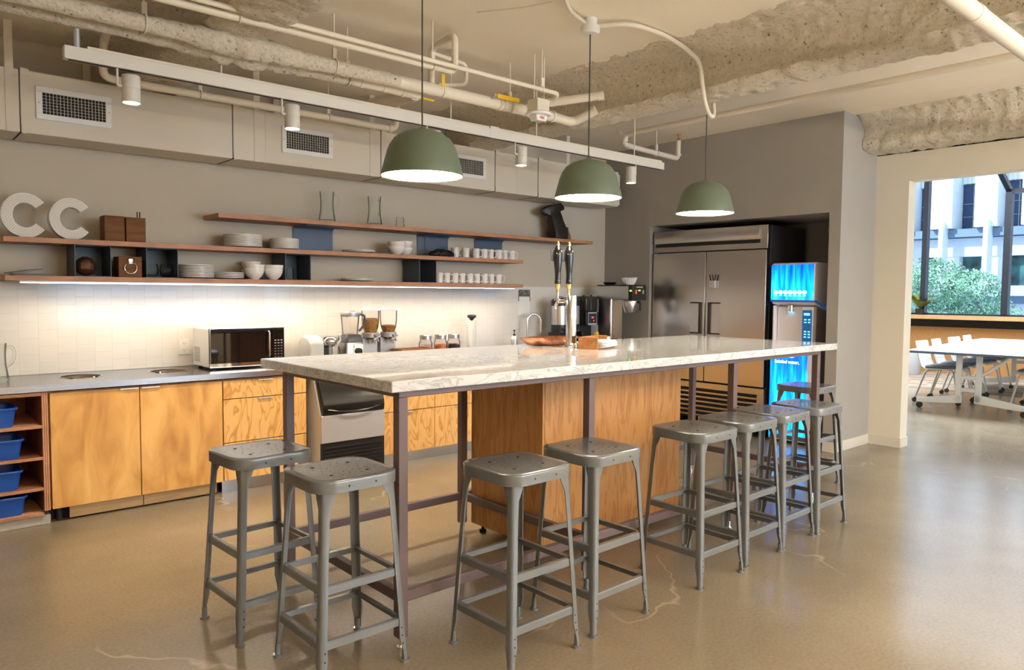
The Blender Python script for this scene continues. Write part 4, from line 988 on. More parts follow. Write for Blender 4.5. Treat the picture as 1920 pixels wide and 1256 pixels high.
# ice maker
ic = thing('ice_maker', 'undercounter ice maker with black sloping lid and steel front', 'ice machine', (1.02, 2.585, 0))
w = .535
mb = MB(); mb.prism([(.02, .02), (.02, .485), (.14, .795), (.62, .795), (.62, .02)], 'x', 0, w); mb.done('cabinet', 'silver_panel', ic, bevel=.004)
prof = [(-.004, .49), (-.012, .53), (-.006, .57), (.03, .66), (.085, .76), (.115, .797), (.15, .797), (.15, .49)]
MB().prism(prof, 'x', .012, w - .004).done('sloped_lid', 'lid_black', ic, bevel=.006)
mb = MB(); mb.tube([(.05, -.006, .532), (.14, -.024, .515), (.27, -.030, .509), (.40, -.024, .515), (.49, -.006, .532)], .006, 8, bend=.05); mb.done('lid_grip', 'smoke_plastic', ic)
MB().box(0, w, -.004, .02, .285, .488).done('front_panel', 'ice_front', ic, bevel=.003)
mb = MB(); mb.box(0, w, .004, .02, .03, .284)
for k in range(8): z = .05 + k * .027; mb.box(.02, w - .02, -.004, .006, z, z + .011)
mb.done('louvered_grille', 'black', ic, bevel=.001)
for x in (.05, w - .05): MB().cyl((x, .1, 0), (x, .1, .03), .018, n=12).done('foot', 'rubber', ic)

# outlet, faucet, sign, soap, towel
ol = thing('wall_outlet', 'white double wall outlet on the tile left of the microwave', 'outlet', (.31, 3.362, .985))
MB().box(-.037, .037, -.006, 0, -.058, .058).done('cover_plate', 'white', ol, bevel=.003)
mb = MB()
for z in (-.024, .024):
    for x in (-.007, .007): mb.box(x - .001, x + .001, -.0068, -.006, z - .004, z + .006)
    mb.cyl((0, -.006, z - .011), (0, -.0068, z - .011), .0025, n=8)
mb.done('sockets', 'rubber', ol, smooth=0)
fa = thing('faucet', 'chrome gooseneck faucet at the back counter sink', 'faucet', (3.655, 3.24, CT))
mb = MB(); mb.cyl((0, 0, 0), (0, 0, .06), .022, .019, n=18); mb.done('base', 'chrome', fa)
mb = MB(); mb.tube([(0, 0, .05), (0, 0, .27)] + [(.075 - .075 * cos(a), -.02 * (1 - cos(a)), .27 + .075 * sin(a)) for a in [pi * i / 10 for i in range(1, 11)]] + [(.152, -.04, .16)], .0125, 14); mb.done('spout', 'chrome', fa)
mb = MB(); mb.tube([(.018, -.005, .045), (.06, -.02, .075)], .006, 8); mb.done('lever', 'chrome', fa)
sg = thing('notice_clip', 'paper notice hanging on the tile from a dark printed holder', 'notice', (3.72, 3.362, 1.16))
MB().box(-.08, .08, -.003, 0, 0, .195).done('paper_sheet', 'paper', sg, smooth=0)
MB().box(-.08, .08, -.006, -.003, .205, .275).done('printed_header', 'tablet', sg, smooth=0)
MB().box(-.082, -.076, -.006, -.002, .155, .205).done('clip_arm', 'walnut', sg, smooth=0); MB().box(.076, .082, -.006, -.002, .155, .205).done('clip_arm', 'walnut', sg, smooth=0)
mb = MB(); random.seed(2)
for k in range(26): x = random.uniform(-.07, .06); z = random.uniform(.212, .265); mb.box(x, x + random.uniform(.004, .02), -.0065, -.006, z, z + .003)
mb.done('print', 'silver_plastic', sg, smooth=0)
so = thing('soap_bottle', 'small white soap bottle with black pump beside the faucet', 'bottle', (3.40, 3.15, CT))
MB().lathe([(0, 0), (.030, 0), (.032, .004), (.032, .115), (.026, .13), (.014, .136), (0, .136)]).done('body', 'white', so)
MB().lathe([(.0322, .02), (.0326, .022), (.0326, .10), (.0322, .102)]).done('label_band', 'silver_plastic', so)
mb = MB(); mb.cyl((0, 0, .135), (0, 0, .152), .013, n=14); mb.cyl((0, 0, .15), (0, 0, .185), .004, n=8); mb.cyl((0, 0, .18), (0, 0, .195), .009, n=12); mb.tube([(0, 0, .188), (-.03, -.02, .184)], .004, 8); mb.done('pump', 'rubber', so)
pt = thing('paper_towel_roll', 'white paper towel roll on a stand with black knob', 'paper towel', (2.875, 3.17, CT))
MB().lathe([(.018, .012), (.046, .012), (.046, .292), (.018, .292)]).done('roll', 'paper', pt)
mb = MB(); mb.lathe([(0, 0), (.07, 0), (.07, .008), (.01, .012), (.008, .30), (0, .30)]); mb.done('stand', 'silver_plastic', pt)
MB().lathe([(0, .298), (.012, .298), (.020, .312), (.042, .330), (.043, .340), (.036, .350), (0, .354)]).done('knob', 'rubber', pt)

# microwave
mw = thing('microwave', 'silver microwave oven with black glass door on the steel counter', 'microwave', (.345, 2.925, CT))
w, d, h = .548, .345, .292
MB().box(0, w, .014, d, .018, h).done('casing', 'white', mw, bevel=.004)
mb = MB(); n = 12; pts = [(0 + w * i / n, -.002 - .016 * sin(pi * i / n)) for i in range(n + 1)]
def curved(mb, x0, x1, z0, z1, off, th):
    A = []
    for i in range(n + 1):
        x = x0 + (x1 - x0) * i / n; A.append((x, -.002 - off - .012 * sin(pi * x / w)))
    mb.prism(A + [(x1, .014), (x0, .014)], 'z', z0, z1)
mb = MB(); curved(mb, 0, w, .018, .046, .004, 0); mb.done('lower_trim', 'chrome', mw, smooth=50)
mb = MB(); curved(mb, 0, .448, .046, h, .0, 0); mb.done('door', 'screen_off', mw, smooth=50)
mb = MB(); mb.box(0, .006, -.008, .014, .046, h); mb.box(0, w, -.006, .014, h - .002, h + .002); mb.done('door_trim', 'chrome', mw, smooth=0)
mb = MB(); mb.tube([(.418, -.012, .075), (.418, -.042, .085), (.418, -.042, .262), (.418, -.012, .272)], .007, 10, bend=.01); mb.done('door_handle', 'chrome', mw)
mb = MB(); curved(mb, .452, w, .046, h, .0, 0); mb.done('control_panel', 'screen_off', mw, smooth=50)
mb = MB()
for r in range(7):
    for c in range(3): x = .470 + c * .024; z = .195 - r * .020; mb.box(x, x + .012, -.0125, -.004, z, z + .006 if r < 2 else z + .003)
mb.done('buttons', 'silver_plastic', mw, smooth=0)
mb = MB()
for r in range(9):
    for c in range(5): y = .20 + c * .024; z = .05 + r * .012; mb.box(-.001, .001, y, y + .011, z, z + .006)
mb.done('side_vents', 'hole', mw, smooth=0)
for x in (.04, w - .04):
    for y in (.04, d - .04): MB().cyl((x, y, 0), (x, y, .019), .014, n=12).done('foot', 'rubber', mw)

# pod coffee maker
es = thing('espresso_machine', 'white and chrome pod espresso machine beside the blender', 'coffee machine', (1.27, 3.06, CT), radians(-4))
mb = MB(); mb.prism([(-.10, 0), (-.10, .155), (-.06, .200), (.04, .215), (.10, .200), (.15, .16), (.15, 0)], 'x', -.14, -.02); mb.done('water_tank', 'white', es, bevel=.015)
MB().box(-.02, .10, .02, .15, 0, .12).done('back_body', 'black', es, bevel=.004)
MB().box(-.02, .10, -.12, .05, 0, .018).done('drip_tray', 'chrome', es, bevel=.003)
mb = MB(); mb.lathe([(0, 0), (.04, .0), (.060, .02), (.063, .05), (.05, .075), (0, .085)], (.04, -.03, .125), 24, 1.1, 1.45); mb.done('brew_head', 'chrome', es, smooth=50)
MB().cyl((.04, -.07, .065), (.04, -.07, .13), .014, n=14).done('nozzle', 'chrome', es)
mb = MB(); mb.tube([(.11, -.02, .12), (.145, -.03, .17), (.14, -.03, .205)], .009, 8); mb.ball((.14, -.03, .21), .015); mb.done('steam_wand', 'white', es)
mb = MB(); mb.tube([(.12, -.05, .12), (.135, -.06, .05)], .004, 8); mb.ball((.135, -.06, .04), .018); mb.done('knob', 'rubber', es)
# blender
bl = thing('blender', 'steel blender with clear jug beside the cereal dispensers', 'blender', (1.545, 3.10, CT))
MB().loft([mb.rrect(0, 0, a, a, .02, z) for a, z in ((.185, 0), (.175, .02), (.165, .15), (.16, .17))] if False else [MB().rrect(0, 0, a, a, .02, z) for a, z in ((.170, 0), (.165, .02), (.155, .145))]).done('base', 'steel', bl, smooth=40)
MB().loft([MB().rrect(0, 0, a, a, .03, z) for a, z in ((.165, .145), (.165, .18), (.13, .21))]).done('collar', 'tablet', bl, smooth=40)
mb = MB(); mb.cyl((.03, -.083, .075), (.03, -.105, .075), .026, n=20); mb.done('dial', 'rubber', bl)
MB().box(-.01, .07, -.085, -.082, .02, .13).done('control_plate', 'chrome', bl, smooth=0)
MB().lathe([(.060, .21), (.064, .215), (.078, .375), (.075, .375), (.060, .22), (0, .215)], n=24).done('jug', 'jar_plastic', bl, smooth=50)
MB().lathe([(0, .405), (.04, .405), (.045, .392), (.083, .390), (.083, .374), (.07, .372), (.07, .355), (0, .355)]).done('lid', 'silver_plastic', bl)
mb = MB(); mb.tube([(.07, -.02, .375), (.115, -.035, .37), (.115, -.035, .29), (.07, -.02, .235)], .010, 8, bend=.03); mb.done('jug_handle', 'tablet', bl)
# cereal dispensers
def scatter_in(mb, fn, n, s, seed):
    random.seed(seed)
    for _ in range(n):
        p = fn(); a = [V((random.uniform(-1, 1), random.uniform(-1, 1), random.uniform(-1, 1))).normalized() * s * random.uniform(.6, 1.1) for _ in range(4)]
        v = [mb.b.verts.new(V(p) + q) for q in a]; mb.mi = random.randrange(3)
        for q in ((0, 1, 2), (0, 2, 3), (0, 3, 1), (1, 3, 2)): mb.face([v[i] for i in q])
def cereal(x, lab, fill, seed):
    t = thing('cereal_dispenser', lab, 'dispenser', (x, 3.14, CT), 0, 'cereal dispensers on the counter')
    mb = MB(); mb.box(-.075, .075, -.01, .075, 0, .20); mb.box(-.075, .075, -.11, .075, 0, .012); mb.done('stand', 'silver_plastic', t, bevel=.006)
    MB().lathe([(.066, .175), (.070, .18), (.070, .215), (.066, .22), (.055, .22)], (0, -.02, 0)).done('collar', 'silver_plastic', t)
    MB().lathe([(.028, .13), (.048, .215), (.066, .262), (.074, .32), (.076, .405), (.073, .405), (.071, .32), (.063, .265), (.045, .215), (.025, .13)], (0, -.02, 0), 32).done('hopper', 'jar_plastic', t, smooth=60)
    MB().lathe([(0, .425), (.06, .424), (.079, .418), (.080, .404), (0, .404)], (0, -.02, 0), 32).done('lid', 'white', t, smooth=40)
    top = .225 + fill
    mb = MB(); prof = [(0, .16), (.030, .16), (.044, .215), (.060, .262), (.068, min(top, .32)), (.069, top), (.04, top + .010), (0, top - .004)]
    mb.lathe(prof, (0, -.02, 0), 24)
    def fn():
        z = random.uniform(.225, top); r = .045 + .024 * min(1, (z - .215) / .075); a = random.uniform(0, 2 * pi)
        if random.random() < .3: z = top + .004; r *= random.random()
        return (r * cos(a), -.02 + r * sin(a), z)
    scatter_in(mb, fn, 420, .0075, seed); o = mb.done('cereal', ['granola', 'granola_dark', 'mixed_candy_yellow'], t, smooth=0); o['kind'] = 'stuff'
    mb = MB(); mb.cyl((.012, -.075, .175), (.012, -.10, .175), .012, n=12)
    for k in range(4): a = k * pi / 2 + .5; mb.tube([(.012, -.102, .175), (.012 + .034 * cos(a), -.102, .175 + .034 * sin(a))], .009, 8)
    mb.done('turn_knob', 'silver_plastic', t)
    MB().lathe([(.03, .12), (.036, .17), (.032, .17), (.026, .12)], (0, -.04, 0), 20).done('chute', 'jar_plastic', t)
cereal(1.748, 'twin cereal dispenser, left hopper nearly full of granola', .105, 1)
cereal(1.925, 'twin cereal dispenser, right hopper with a little yellow cereal', .045, 2)
tb = open_box('wooden_tray', 2.12, 3.03, CT, .335, .17, .075, 'acacia', 'low wooden tray box on the back counter left of the candy jars', 'tray', t=.012)
for k, (x, mats, lab) in enumerate(((2.325, ['mixed_candy_pink', 'paper', 'mixed_candy_pink'], 'glass candy jar with pale pink sweets and steel lid'), (2.490, ['mixed_candy_orange', 'mixed_candy_yellow', 'mixed_candy_orange'], 'glass candy jar full of orange and yellow sweets'), (2.640, ['mixed_candy_dark', 'mixed_candy_pink', 'mixed_candy_dark'], 'glass candy jar with dark wrapped sweets'))):
    t = thing('candy_jar', lab, 'jar', (x, 3.14, CT), 0, 'candy jars on the back counter')
    MB().lathe([(0, .0), (.056, 0), (.062, .008), (.062, .105), (.050, .130), (.050, .138), (.047, .138), (.047, .13), (.059, .104), (.059, .01), (0, .006)], n=28).done('glass_body', 'jar_plastic', t, smooth=50)
    MB().lathe([(0, .178), (.050, .178), (.054, .174), (.054, .138), (.050, .136), (0, .136)], n=28).done('lid', 'steel', t, smooth=40)
    mb = MB(); mb.lathe([(0, .01), (.054, .01), (.055, .03), (.054, .078), (.03, .088), (0, .084)], n=20)
    def fn():
        a = random.uniform(0, 2 * pi); z = random.uniform(.012, .082); r = .052
        if random.random() < .25: z = .084; r *= random.random()
        return (r * cos(a), r * sin(a), z)
    scatter_in(mb, fn, 150, .010, 5 + k); o = mb.done('candy', mats, t, smooth=0); o['kind'] = 'stuff'

# coffee corner: airpots, grinder, brewer
def airpot(x, y, lab):
    t = thing('airpot', lab, 'coffee urn', (x, y, CT), radians(-10), 'steel coffee airpots')
    r = .088
    mb = MB(); mb.box(-.085, .085, -.02, .085, 0, .155); mb.box(-.085, .085, -.105, .085, 0, .020); mb.box(-.085, -.065, -.10, 0, 0, .155); mb.box(.065, .085, -.10, 0, 0, .155); mb.done('stand', 'black', t, bevel=.003)
    MB().cyl((0, 0, .155), (0, 0, .235), r, r, 28).done('lower_sleeve', 'black', t)
    MB().cyl((0, 0, .235), (0, 0, .43), r + .001, r + .001, 32).done('steel_band', 'steel', t)
    MB().lathe([(r + .002, .43), (r + .002, .485), (r - .012, .50), (.05, .505), (.04, .515), (.04, .525), (0, .527)], n=28).done('top', 'black', t)
    mb = MB(); mb.tube([(-.082, -.02, .45), (-.082, -.03, .51), (.0, -.075, .518), (.082, -.03, .51), (.082, -.02, .45)], .004, 6, bend=.02); mb.done('carry_handle', 'chrome', t)
    mb = MB(); mb.tube([(0, -r, .19), (0, -r - .03, .19), (0, -r - .03, .165)], .009, 8, bend=.01); mb.box(-.03, .03, -r - .012, -r + .002, .175, .205); mb.done('spigot', 'black', t)
airpot(3.985, 3.10, 'steel and black coffee airpot on the counter, left of the pair')
airpot(4.195, 3.13, 'steel and black coffee airpot on the counter, behind the beer tap')
gr = thing('coffee_grinder', 'black coffee grinder with smoked hopper and control panel with red light', 'grinder', (4.445, 3.15, CT), radians(-6))
MB().box(-.09, .09, -.09, .12, .0, .02).done('base', 'black', gr, bevel=.003)
MB().box(-.09, .09, .02, .12, .02, .24).done('column', 'black', gr, bevel=.003)
MB().box(-.09, .09, -.10, .12, .22, .365).done('body', 'black', gr, bevel=.006)
MB().box(-.088, .088, -.09, .11, .366, .53).done('hopper', 'smoke_plastic', gr, bevel=.012)
for x in (-.06, .05): MB().cyl((x, -.02, .53), (x, -.02, .545), .012, n=12).done('hopper_knob', 'black', gr)
MB().box(-.062, .062, -.103, -.100, .222, .360).done('panel_frame', 'silver_plastic', gr, smooth=0)
MB().box(-.055, .055, -.105, -.103, .242, .345).done('control_panel', 'black', gr, smooth=0)
mb = MB(); mb.box(-.014, .012, -.107, -.105, .296, .312); mb.box(.012, .02, -.107, -.105, .262, .276); mb.done('display', 'led_red', gr, smooth=0)
mb = MB()
for x in (-.045, .03):
    for z in (.27, .29, .31): mb.box(x, x + .016, -.106, -.105, z, z + .010)
mb.done('buttons', 'tablet', gr, smooth=0)
hb = thing('honey_bottle', 'small honey bottle with yellow cap at the coffee corner', 'bottle', (4.36, 2.92, CT)); hb.scale = (1.25, 1.25, 1.25)
MB().lathe([(0, 0), (.028, 0), (.030, .01), (.030, .045), (.022, .062), (.027, .08), (.020, .10), (0, .10)], n=18).done('body', 'honey', hb, smooth=60)
MB().lathe([(0, .10), (.021, .10), (.020, .118), (.010, .13), (0, .132)], n=16).done('cap', 'yellow', hb)
o = MB().lathe([(0, 0), (.03, 0), (.032, .004), (.032, .075), (.028, .085), (.024, .085), (.024, .07), (0, .07)], n=20).done('creamer_jug', 'chrome', loc=(4.44, 2.84, CT)); o.scale = (1.35, 1.35, 1.35); tag(o, 'small steel creamer jug before the coffee brewer', 'jug')
sc_ = thing('stir_stick_cup', 'black cup of coffee stirrers beside the creamer', 'cup', (4.50, 2.80, CT)); sc_.scale = (1.15, 1.15, 1.15)
MB().lathe([(0, 0), (.032, 0), (.036, .075), (.034, .075), (.030, .004), (0, .004)], n=20).done('cup', 'black', sc_)
mb = MB(); random.seed(4)
for k in range(7): a = random.uniform(0, 6.28); mb.cyl((.01 * cos(a), .01 * sin(a), .01), (.035 * cos(a), .035 * sin(a), .115), .0025, n=6)
mb.done('stirrers', 'kraft', sc_)
br = thing('coffee_brewer', 'tall steel coffee brewer with green display at the corner of the counter', 'coffee machine', (4.66, 2.87, CT))
MB().box(-.11, .11, -.26, .22, 0, .05).done('base', 'black', br, bevel=.004)
MB().box(-.09, .09, .03, .22, .05, .50).done('column', 'steel', br, bevel=.004)
MB().cyl((-.10, .03, .05), (-.10, .03, .50), .017, n=16).done('corner_tube', 'chrome', br)
MB().box(-.11, .11, -.26, .22, .50, .645).done('head', 'steel', br, bevel=.004)
MB().box(-.113, .113, -.263, .223, .645, .655).done('top_plate', 'black', br, bevel=.002)
MB().box(-.112, .112, -.275, -.215, .495, .648).done('control_head', 'black', br, bevel=.006)
mb = MB(); mb.box(-.1135, -.1122, -.262, -.235, .585, .60); mb.box(-.02, .012, -.277, -.275, .590, .602); mb.done('display', 'lcd_green', br, smooth=0)
mb = MB(); mb.box(-.05, .05, -.2765, -.275, .625, .637); mb.box(.05, .07, -.2765, -.275, .56, .60); mb.done('labels', 'silver_plastic', br, smooth=0)
mb = MB(); mb.box(-.062, -.048, -.2765, -.275, .56, .60); mb.done('switch', 'led_red', br, smooth=0)
MB().lathe([(.085, .49), (.088, .485), (.060, .375), (.05, .36), (0, .355)], (0, -.15, 0), 28).done('filter_basket', 'steel', br, smooth=50)
mb = MB(); mb.tube([(.02, -.225, .475), (.02, -.275, .47), (.02, -.275, .38)], .012, 8, bend=.02); mb.done('basket_handle', 'black', br)
o = MB().lathe([(0, 0), (.05, 0), (.075, .028), (.072, .028), (.048, .004), (0, .004)], n=28).done('black_saucer', 'black', loc=(4.64, 2.99, CT + .655)); tag(o, 'black dish on top of the coffee brewer', 'dish')
mb = MB(); n = 48; rings = []
for r, z in ((.048, 0), (.066, .035), (.082, .075)):
    rings.append([mb.b.verts.new(((r * (1 + .05 * (-1) ** i * (z > 0))) * cos(2 * pi * i / n), (r * (1 + .05 * (-1) ** i * (z > 0))) * sin(2 * pi * i / n), z + .006 * cos(2 * pi * i / n) * (z > .05))) for i in range(n)])
for A, B in zip(rings, rings[1:]):
    for i in range(n): mb.face([A[i], A[(i + 1) % n], B[(i + 1) % n], B[i]])
mb.face(rings[0][::-1])
o = mb.done('coffee_filters', 'paper', loc=(4.66, 2.735, CT + .655), smooth=0); tag(o, 'stack of white fluted paper coffee filters on the brewer', 'coffee filter')

# ================================================================ ON THE ISLAND
H = 1.067
bt = thing('beer_tap', 'chrome beer tap tower with two black handles on the marble island', 'beer tap', (1.852, .865, H))
MB().lathe([(0, 0), (.085, 0), (.085, .006), (.045, .008), (.040, .020), (.033, .024), (.033, .318), (.031, .322), (0, .322)], n=36).done('tower', 'chrome', bt, smooth=40)
MB().box(-.15, -.03, -.06, .10, .0, .006).done('base_plate', 'chrome', bt, bevel=.002)
mb = MB()
for k in range(6): a = k * pi / 3; mb.cyl((.07 * cos(a), .07 * sin(a), .006), (.07 * cos(a), .07 * sin(a), .012), .006, n=10)
mb.done('bolts', 'chrome', bt)
for x, dy in ((-.046, .078), (.046, .070)):
    f = MB().tube([(x * .8, .02, .285), (x, dy, .285)], .012, 12); f.tube([(x, dy, .30), (x, dy, .285), (x, dy + .02, .25), (x, dy + .022, .235)], .010, 10, bend=.02); f.cyl((x, dy - .02, .285), (x, dy - .012, .285), .018, n=16)
    f.cyl((x, dy, .285), (x, dy, .335), .009, n=12); f = f.done('faucet', 'chrome', bt)
    MB().lathe([(.008, .33), (.012, .345), (.011, .36), (.018, .375), (.019, .395), (0, .395)], (x, dy, 0), 20).done('ferrule', 'brass', f, smooth=50)
    MB().lathe([(.019, .393), (.022, .40), (.019, .412), (.018, .44), (.020, .47), (.026, .53), (.028, .565), (.026, .60), (.016, .625), (.012, .632), (0, .632)], (x, dy, 0), 24).done('tap_handle', 'gloss_black', f, smooth=50)
    MB().lathe([(.010, .63), (.011, .64), (.006, .65), (.008, .66), (0, .667)], (x, dy, 0), 16).done('finial', 'brass', f, smooth=50)
    MB().box(x - .034, x + .012, dy + .022, dy + .032, .535, .605).done('tap_badge', 'tablet', f, bevel=.002)
# copper leaf tray
mb = MB(); n = 40; rings = []
def leaf(t, s, z): # t angle
    a = .20 * s; b = .085 * s; x = a * cos(t); y = b * sin(t)
    if cos(t) < -.8: x -= .055 * s * ((-cos(t) - .8) / .2) ** 2; y *= .8
    return (x, y, z)
for s, z in ((.55, 0), (.80, .010), (1.0, .050), (1.02, .054), (.97, .052), (.78, .016), (.5, .007)):
    rings.append([mb.b.verts.new(leaf(2 * pi * i / n, s, z)) for i in range(n)])
for A, B in zip(rings, rings[1:]):
    for i in range(n): mb.face([A[i], A[(i + 1) % n], B[(i + 1) % n], B[i]])
mb.face(rings[0][::-1]); mb.face(rings[-1])
ty = thing('copper_tray', 'hammered copper leaf shaped tray beside the beer tap', 'tray', (1.868, 1.045, H), radians(-8))
mb.done('dish', 'copper', ty, smooth=60)
mb = MB()
for k in range(15): x = -.13 + k * .020; mb.tube([(x, .085 * math.sqrt(max(0, 1 - (x / .2) ** 2)) * .96, .051), (x - .01, .03, .018)], .003, 6)
mb.done('embossed_ribs', 'copper', ty)
nb = thing('napkin_box', 'open acacia box of white napkins right of the beer tap', 'box', (1.915, .70, H), radians(18))
w, d, h = .285, .125, .072
mb = MB(); mb.box(-w / 2, -w / 2 + .012, -d / 2, d / 2, 0, h); mb.box(w / 2 - .012, w / 2, -d / 2 + .06, d / 2, 0, h); mb.box(-w / 2 + .012, w / 2 - .012, d / 2 - .012, d / 2, 0, h); mb.box(-w / 2 + .012, w / 2 - .012, -d / 2, d / 2 - .012, 0, .010)
mb.box(-w / 2 + .012, -w / 2 + .03, -d / 2, -d / 2 + .012, 0, .0105)
mb.done('box_body', 'acacia', nb, bevel=.001)
nk = thing('napkin_stack', 'stack of white paper napkins lying in the acacia box', 'napkin', (1.925, .675, H + .0105), radians(22))
mb = MB(); random.seed(8)
for k in range(9):
    dx, dy, a = random.uniform(-.008, .008), random.uniform(-.008, .006), random.uniform(-.05, .05); z = k * .0042
    P = [(-.105, -.060), (.115, -.056), (.118, .050), (-.105, .050)]
    P = [(x * cos(a) - y * sin(a) + dx, x * sin(a) + y * cos(a) + dy) for x, y in P]
    mb.prism(P, 'z', z, z + .0036)
mb.done('napkins', 'paper', nk, smooth=0)

# ================================================================ FRIDGE NICHE
FX = 5.03
fr = thing('refrigerator', 'tall two door stainless steel refrigerator in the grey niche', 'refrigerator', (FX, 2.03, 0))
hw = .676
MB().box(.055, .73, -hw, hw, .105, 2.07).done('cabinet', 'dark_steel', fr, bevel=.003)
mb = MB(); mb.box(0, .055, -hw, hw, 1.845, 2.072); mb.done('header_panel', 'steel_v', fr, bevel=.003)
mb = MB(); mb.prism([(-.002, 1.935), (-.002, 2.06), (-.014, 2.06), (-.022, 1.945), (-.016, 1.935)], 'y', -hw + .08, hw - .03); mb.done('vent_flap', 'steel_v', fr, bevel=.001)
MB().box(-.004, .0, -hw + .08, hw - .03, 1.900, 1.934).done('vent_gap', 'hole', fr, smooth=0)
for a, b, s in ((.004, hw - .004, 1), (-hw + .004, -.004, -1)):
    dr = MB().box(-.012, .045, a, b, .505, 1.835).done('door', 'steel_v', fr, bevel=.004)
    yc = .055 if s > 0 else -.045
    mb = MB(); y0, y1 = (.045, .178) if s > 0 else (-.178, -.045)
    mb.box(-.0135, -.012, y0, y1, 1.00, 1.315); o = mb.done('handle_recess', 'steel', dr, smooth=0)
    mb = MB(); e = y0 if s > 0 else y1; f2 = e + .02 * s
    mb.box(-.034, -.012, min(e, f2), max(e, f2), .995, 1.32)
    for z in (.995, 1.307): mb.box(-.022, -.012, y0, y1, z, z + .013)
    mb.done('door_handle', 'black', dr, bevel=.002)
mb = MB(); mb.box(.01, .055, -hw, hw, .12, .49)
mb.done('grille_backing', 'hole', fr, smooth=0)
mb = MB(); mb.box(-.008, .01, -hw, hw, .43, .49); mb.box(-.008, .01, -hw, -hw + .07, .12, .43); mb.box(-.008, .01, hw - .07, hw, .12, .43)
for k in range(6): z = .14 + k * .048; mb.prism([(-.012, z), (.010, z + .012), (.010, z + .028), (-.012, z + .018)], 'y', -hw + .07, hw - .07)
mb.done('louvered_grille', 'steel_v', fr, bevel=.001)
for x in (.10, .66):
    for y in (-hw + .06, hw - .06):
        mb = MB(); mb.cyl((x, y - .018, .042), (x, y + .018, .042), .042, n=18); mb.box(x - .02, x + .02, y - .022, y + .022, .075, .106); mb.done('caster', 'rubber', fr)
pc_ = thing('pen_cup', 'clear magnetic cup on the right fridge door', 'cup', (FX - .013, 1.925, 1.465))
mb = MB(); mb.prism([(-.042, .035), (-.040, -.030), (0, -.030), (0, .035)], 'z', 0, .075); mb.done('cup_body', 'silver_plastic', pc_, bevel=.004)
for k, (dy, tl) in enumerate(((.020, .03), (-.016, -.02))):
    o = MB().cyl((0, 0, 0), (0, tl, .125), .007, n=10).done('marker_pen', 'black', loc=(FX - .036, 1.925 + dy * .6, 1.47 + .006)); tag(o, 'black marker pen in the fridge door cup, %s one' % ('left', 'right')[k], 'pen', 'black markers in the fridge door cup')

# water dispenser
wd = thing('water_dispenser', 'tall white water dispenser with glowing blue picture panels beside the fridge', 'water dispenser', (5.02, 1.09, 0))
hw = .212
mb = MB(); mb.box(.05, .40, -hw, hw, 0.02, .94); mb.box(.09, .40, -hw + .025, hw - .035, .94, 1.30)
mb.done('cabinet', 'disp_side', wd, bevel=.008)
mb = MB(); mb.box(.02, .05, -hw, hw, .03, .92); mb.done('lower_frame', 'disp_white', wd, bevel=.006)
MB().box(.014, .02, -hw + .055, hw - .005, .045, .915).done('lower_picture_panel', 'water', wd, smooth=0)
mb = MB(); mb.prism([(.03, 1.315), (.0, 1.355), (.0, 1.68), (.03, 1.70), (.40, 1.70), (.40, 1.23), (.30, 1.25)], 'y', -hw, hw); mb.done('head', 'disp_white', wd, bevel=.008)
MB().box(-.006, .0, -hw + .006, hw - .003, 1.357, 1.682).done('upper_picture_panel', 'water', wd, smooth=0)
mb = MB(); mb.prism([(-.003, 1.336), (-.003, 1.352), (.04, 1.352), (.30, 1.275), (.40, 1.26), (.40, 1.235), (.30, 1.25), (.03, 1.335)], 'y', -hw - .002, hw + .002); mb.done('blue_trim', 'disp_blue', wd, smooth=0)
MB().box(.07, .09, -hw + .025, hw - .035, .94, 1.29).done('recess_back', 'disp_white', wd, bevel=.003)
MB().box(.02, .09, -hw + .012, -hw + .122, .92, 1.292).done('control_column', 'disp_white', wd, bevel=.008)
MB().box(.02, .34, hw - .03, hw - .012, .92, 1.30).done('side_wall', 'disp_white', wd, bevel=.006)
MB().box(.012, .02, -hw + .022, -hw + .112, .93, 1.262).done('control_strip', 'disp_blue', wd, bevel=.003)
mb = MB()
for r, z in enumerate((1.17, 1.145, 1.06, 1.035, 1.01)):
    for c in range(2): y = -hw + .034 + c * .037; mb.box(.0095, .012, y, y + .020, z, z + .010)
mb.done('control_buttons', 'glow_cyan', wd, smooth=0)
MB().box(.0095, .012, -hw + .040, -hw + .095, 1.215, 1.235).done('display', 'glow_cyan', wd, smooth=0)
mb = MB(); mb.cyl((.05, .035, 1.245), (.05, .035, 1.305), .026, n=22); mb.done('nozzle', 'chrome', wd)
MB().cyl((.05, .035, 1.240), (.05, .035, 1.2452), .022, n=20).done('nozzle_light', 'glow_cyan', wd)
MB().box(.02, .09, -hw + .122, hw - .03, .92, .942).done('drip_tray', 'disp_white', wd, bevel=.003)
mb = MB()
for k in range(7): y = hw - .055 - k * .047; mb.cyl((-.0085, y, 1.425), (-.006, y, 1.425), .0185, n=20)
mb.done('panel_icons', 'glow_white', wd)
mb = MB()
for k in range(7): y = hw - .055 - k * .047; mb.box(-.0075, -.006, y - .012, y + .012, 1.392, 1.397)
mb.done('icon_captions', 'glow_white', wd, smooth=0)
rt = (radians(90), 0, radians(-90))
text('panel_lettering', 'than', .042, 'glow_white', wd, (.0125, .045, .815), rt)
text('panel_lettering', 'bottled water,', .042, 'glow_white', wd, (.0125, .160, .760), rt)
MB().box(.06, .39, -hw + .02, hw - .02, 0, .022).done('plinth', 'black', wd, smooth=0)

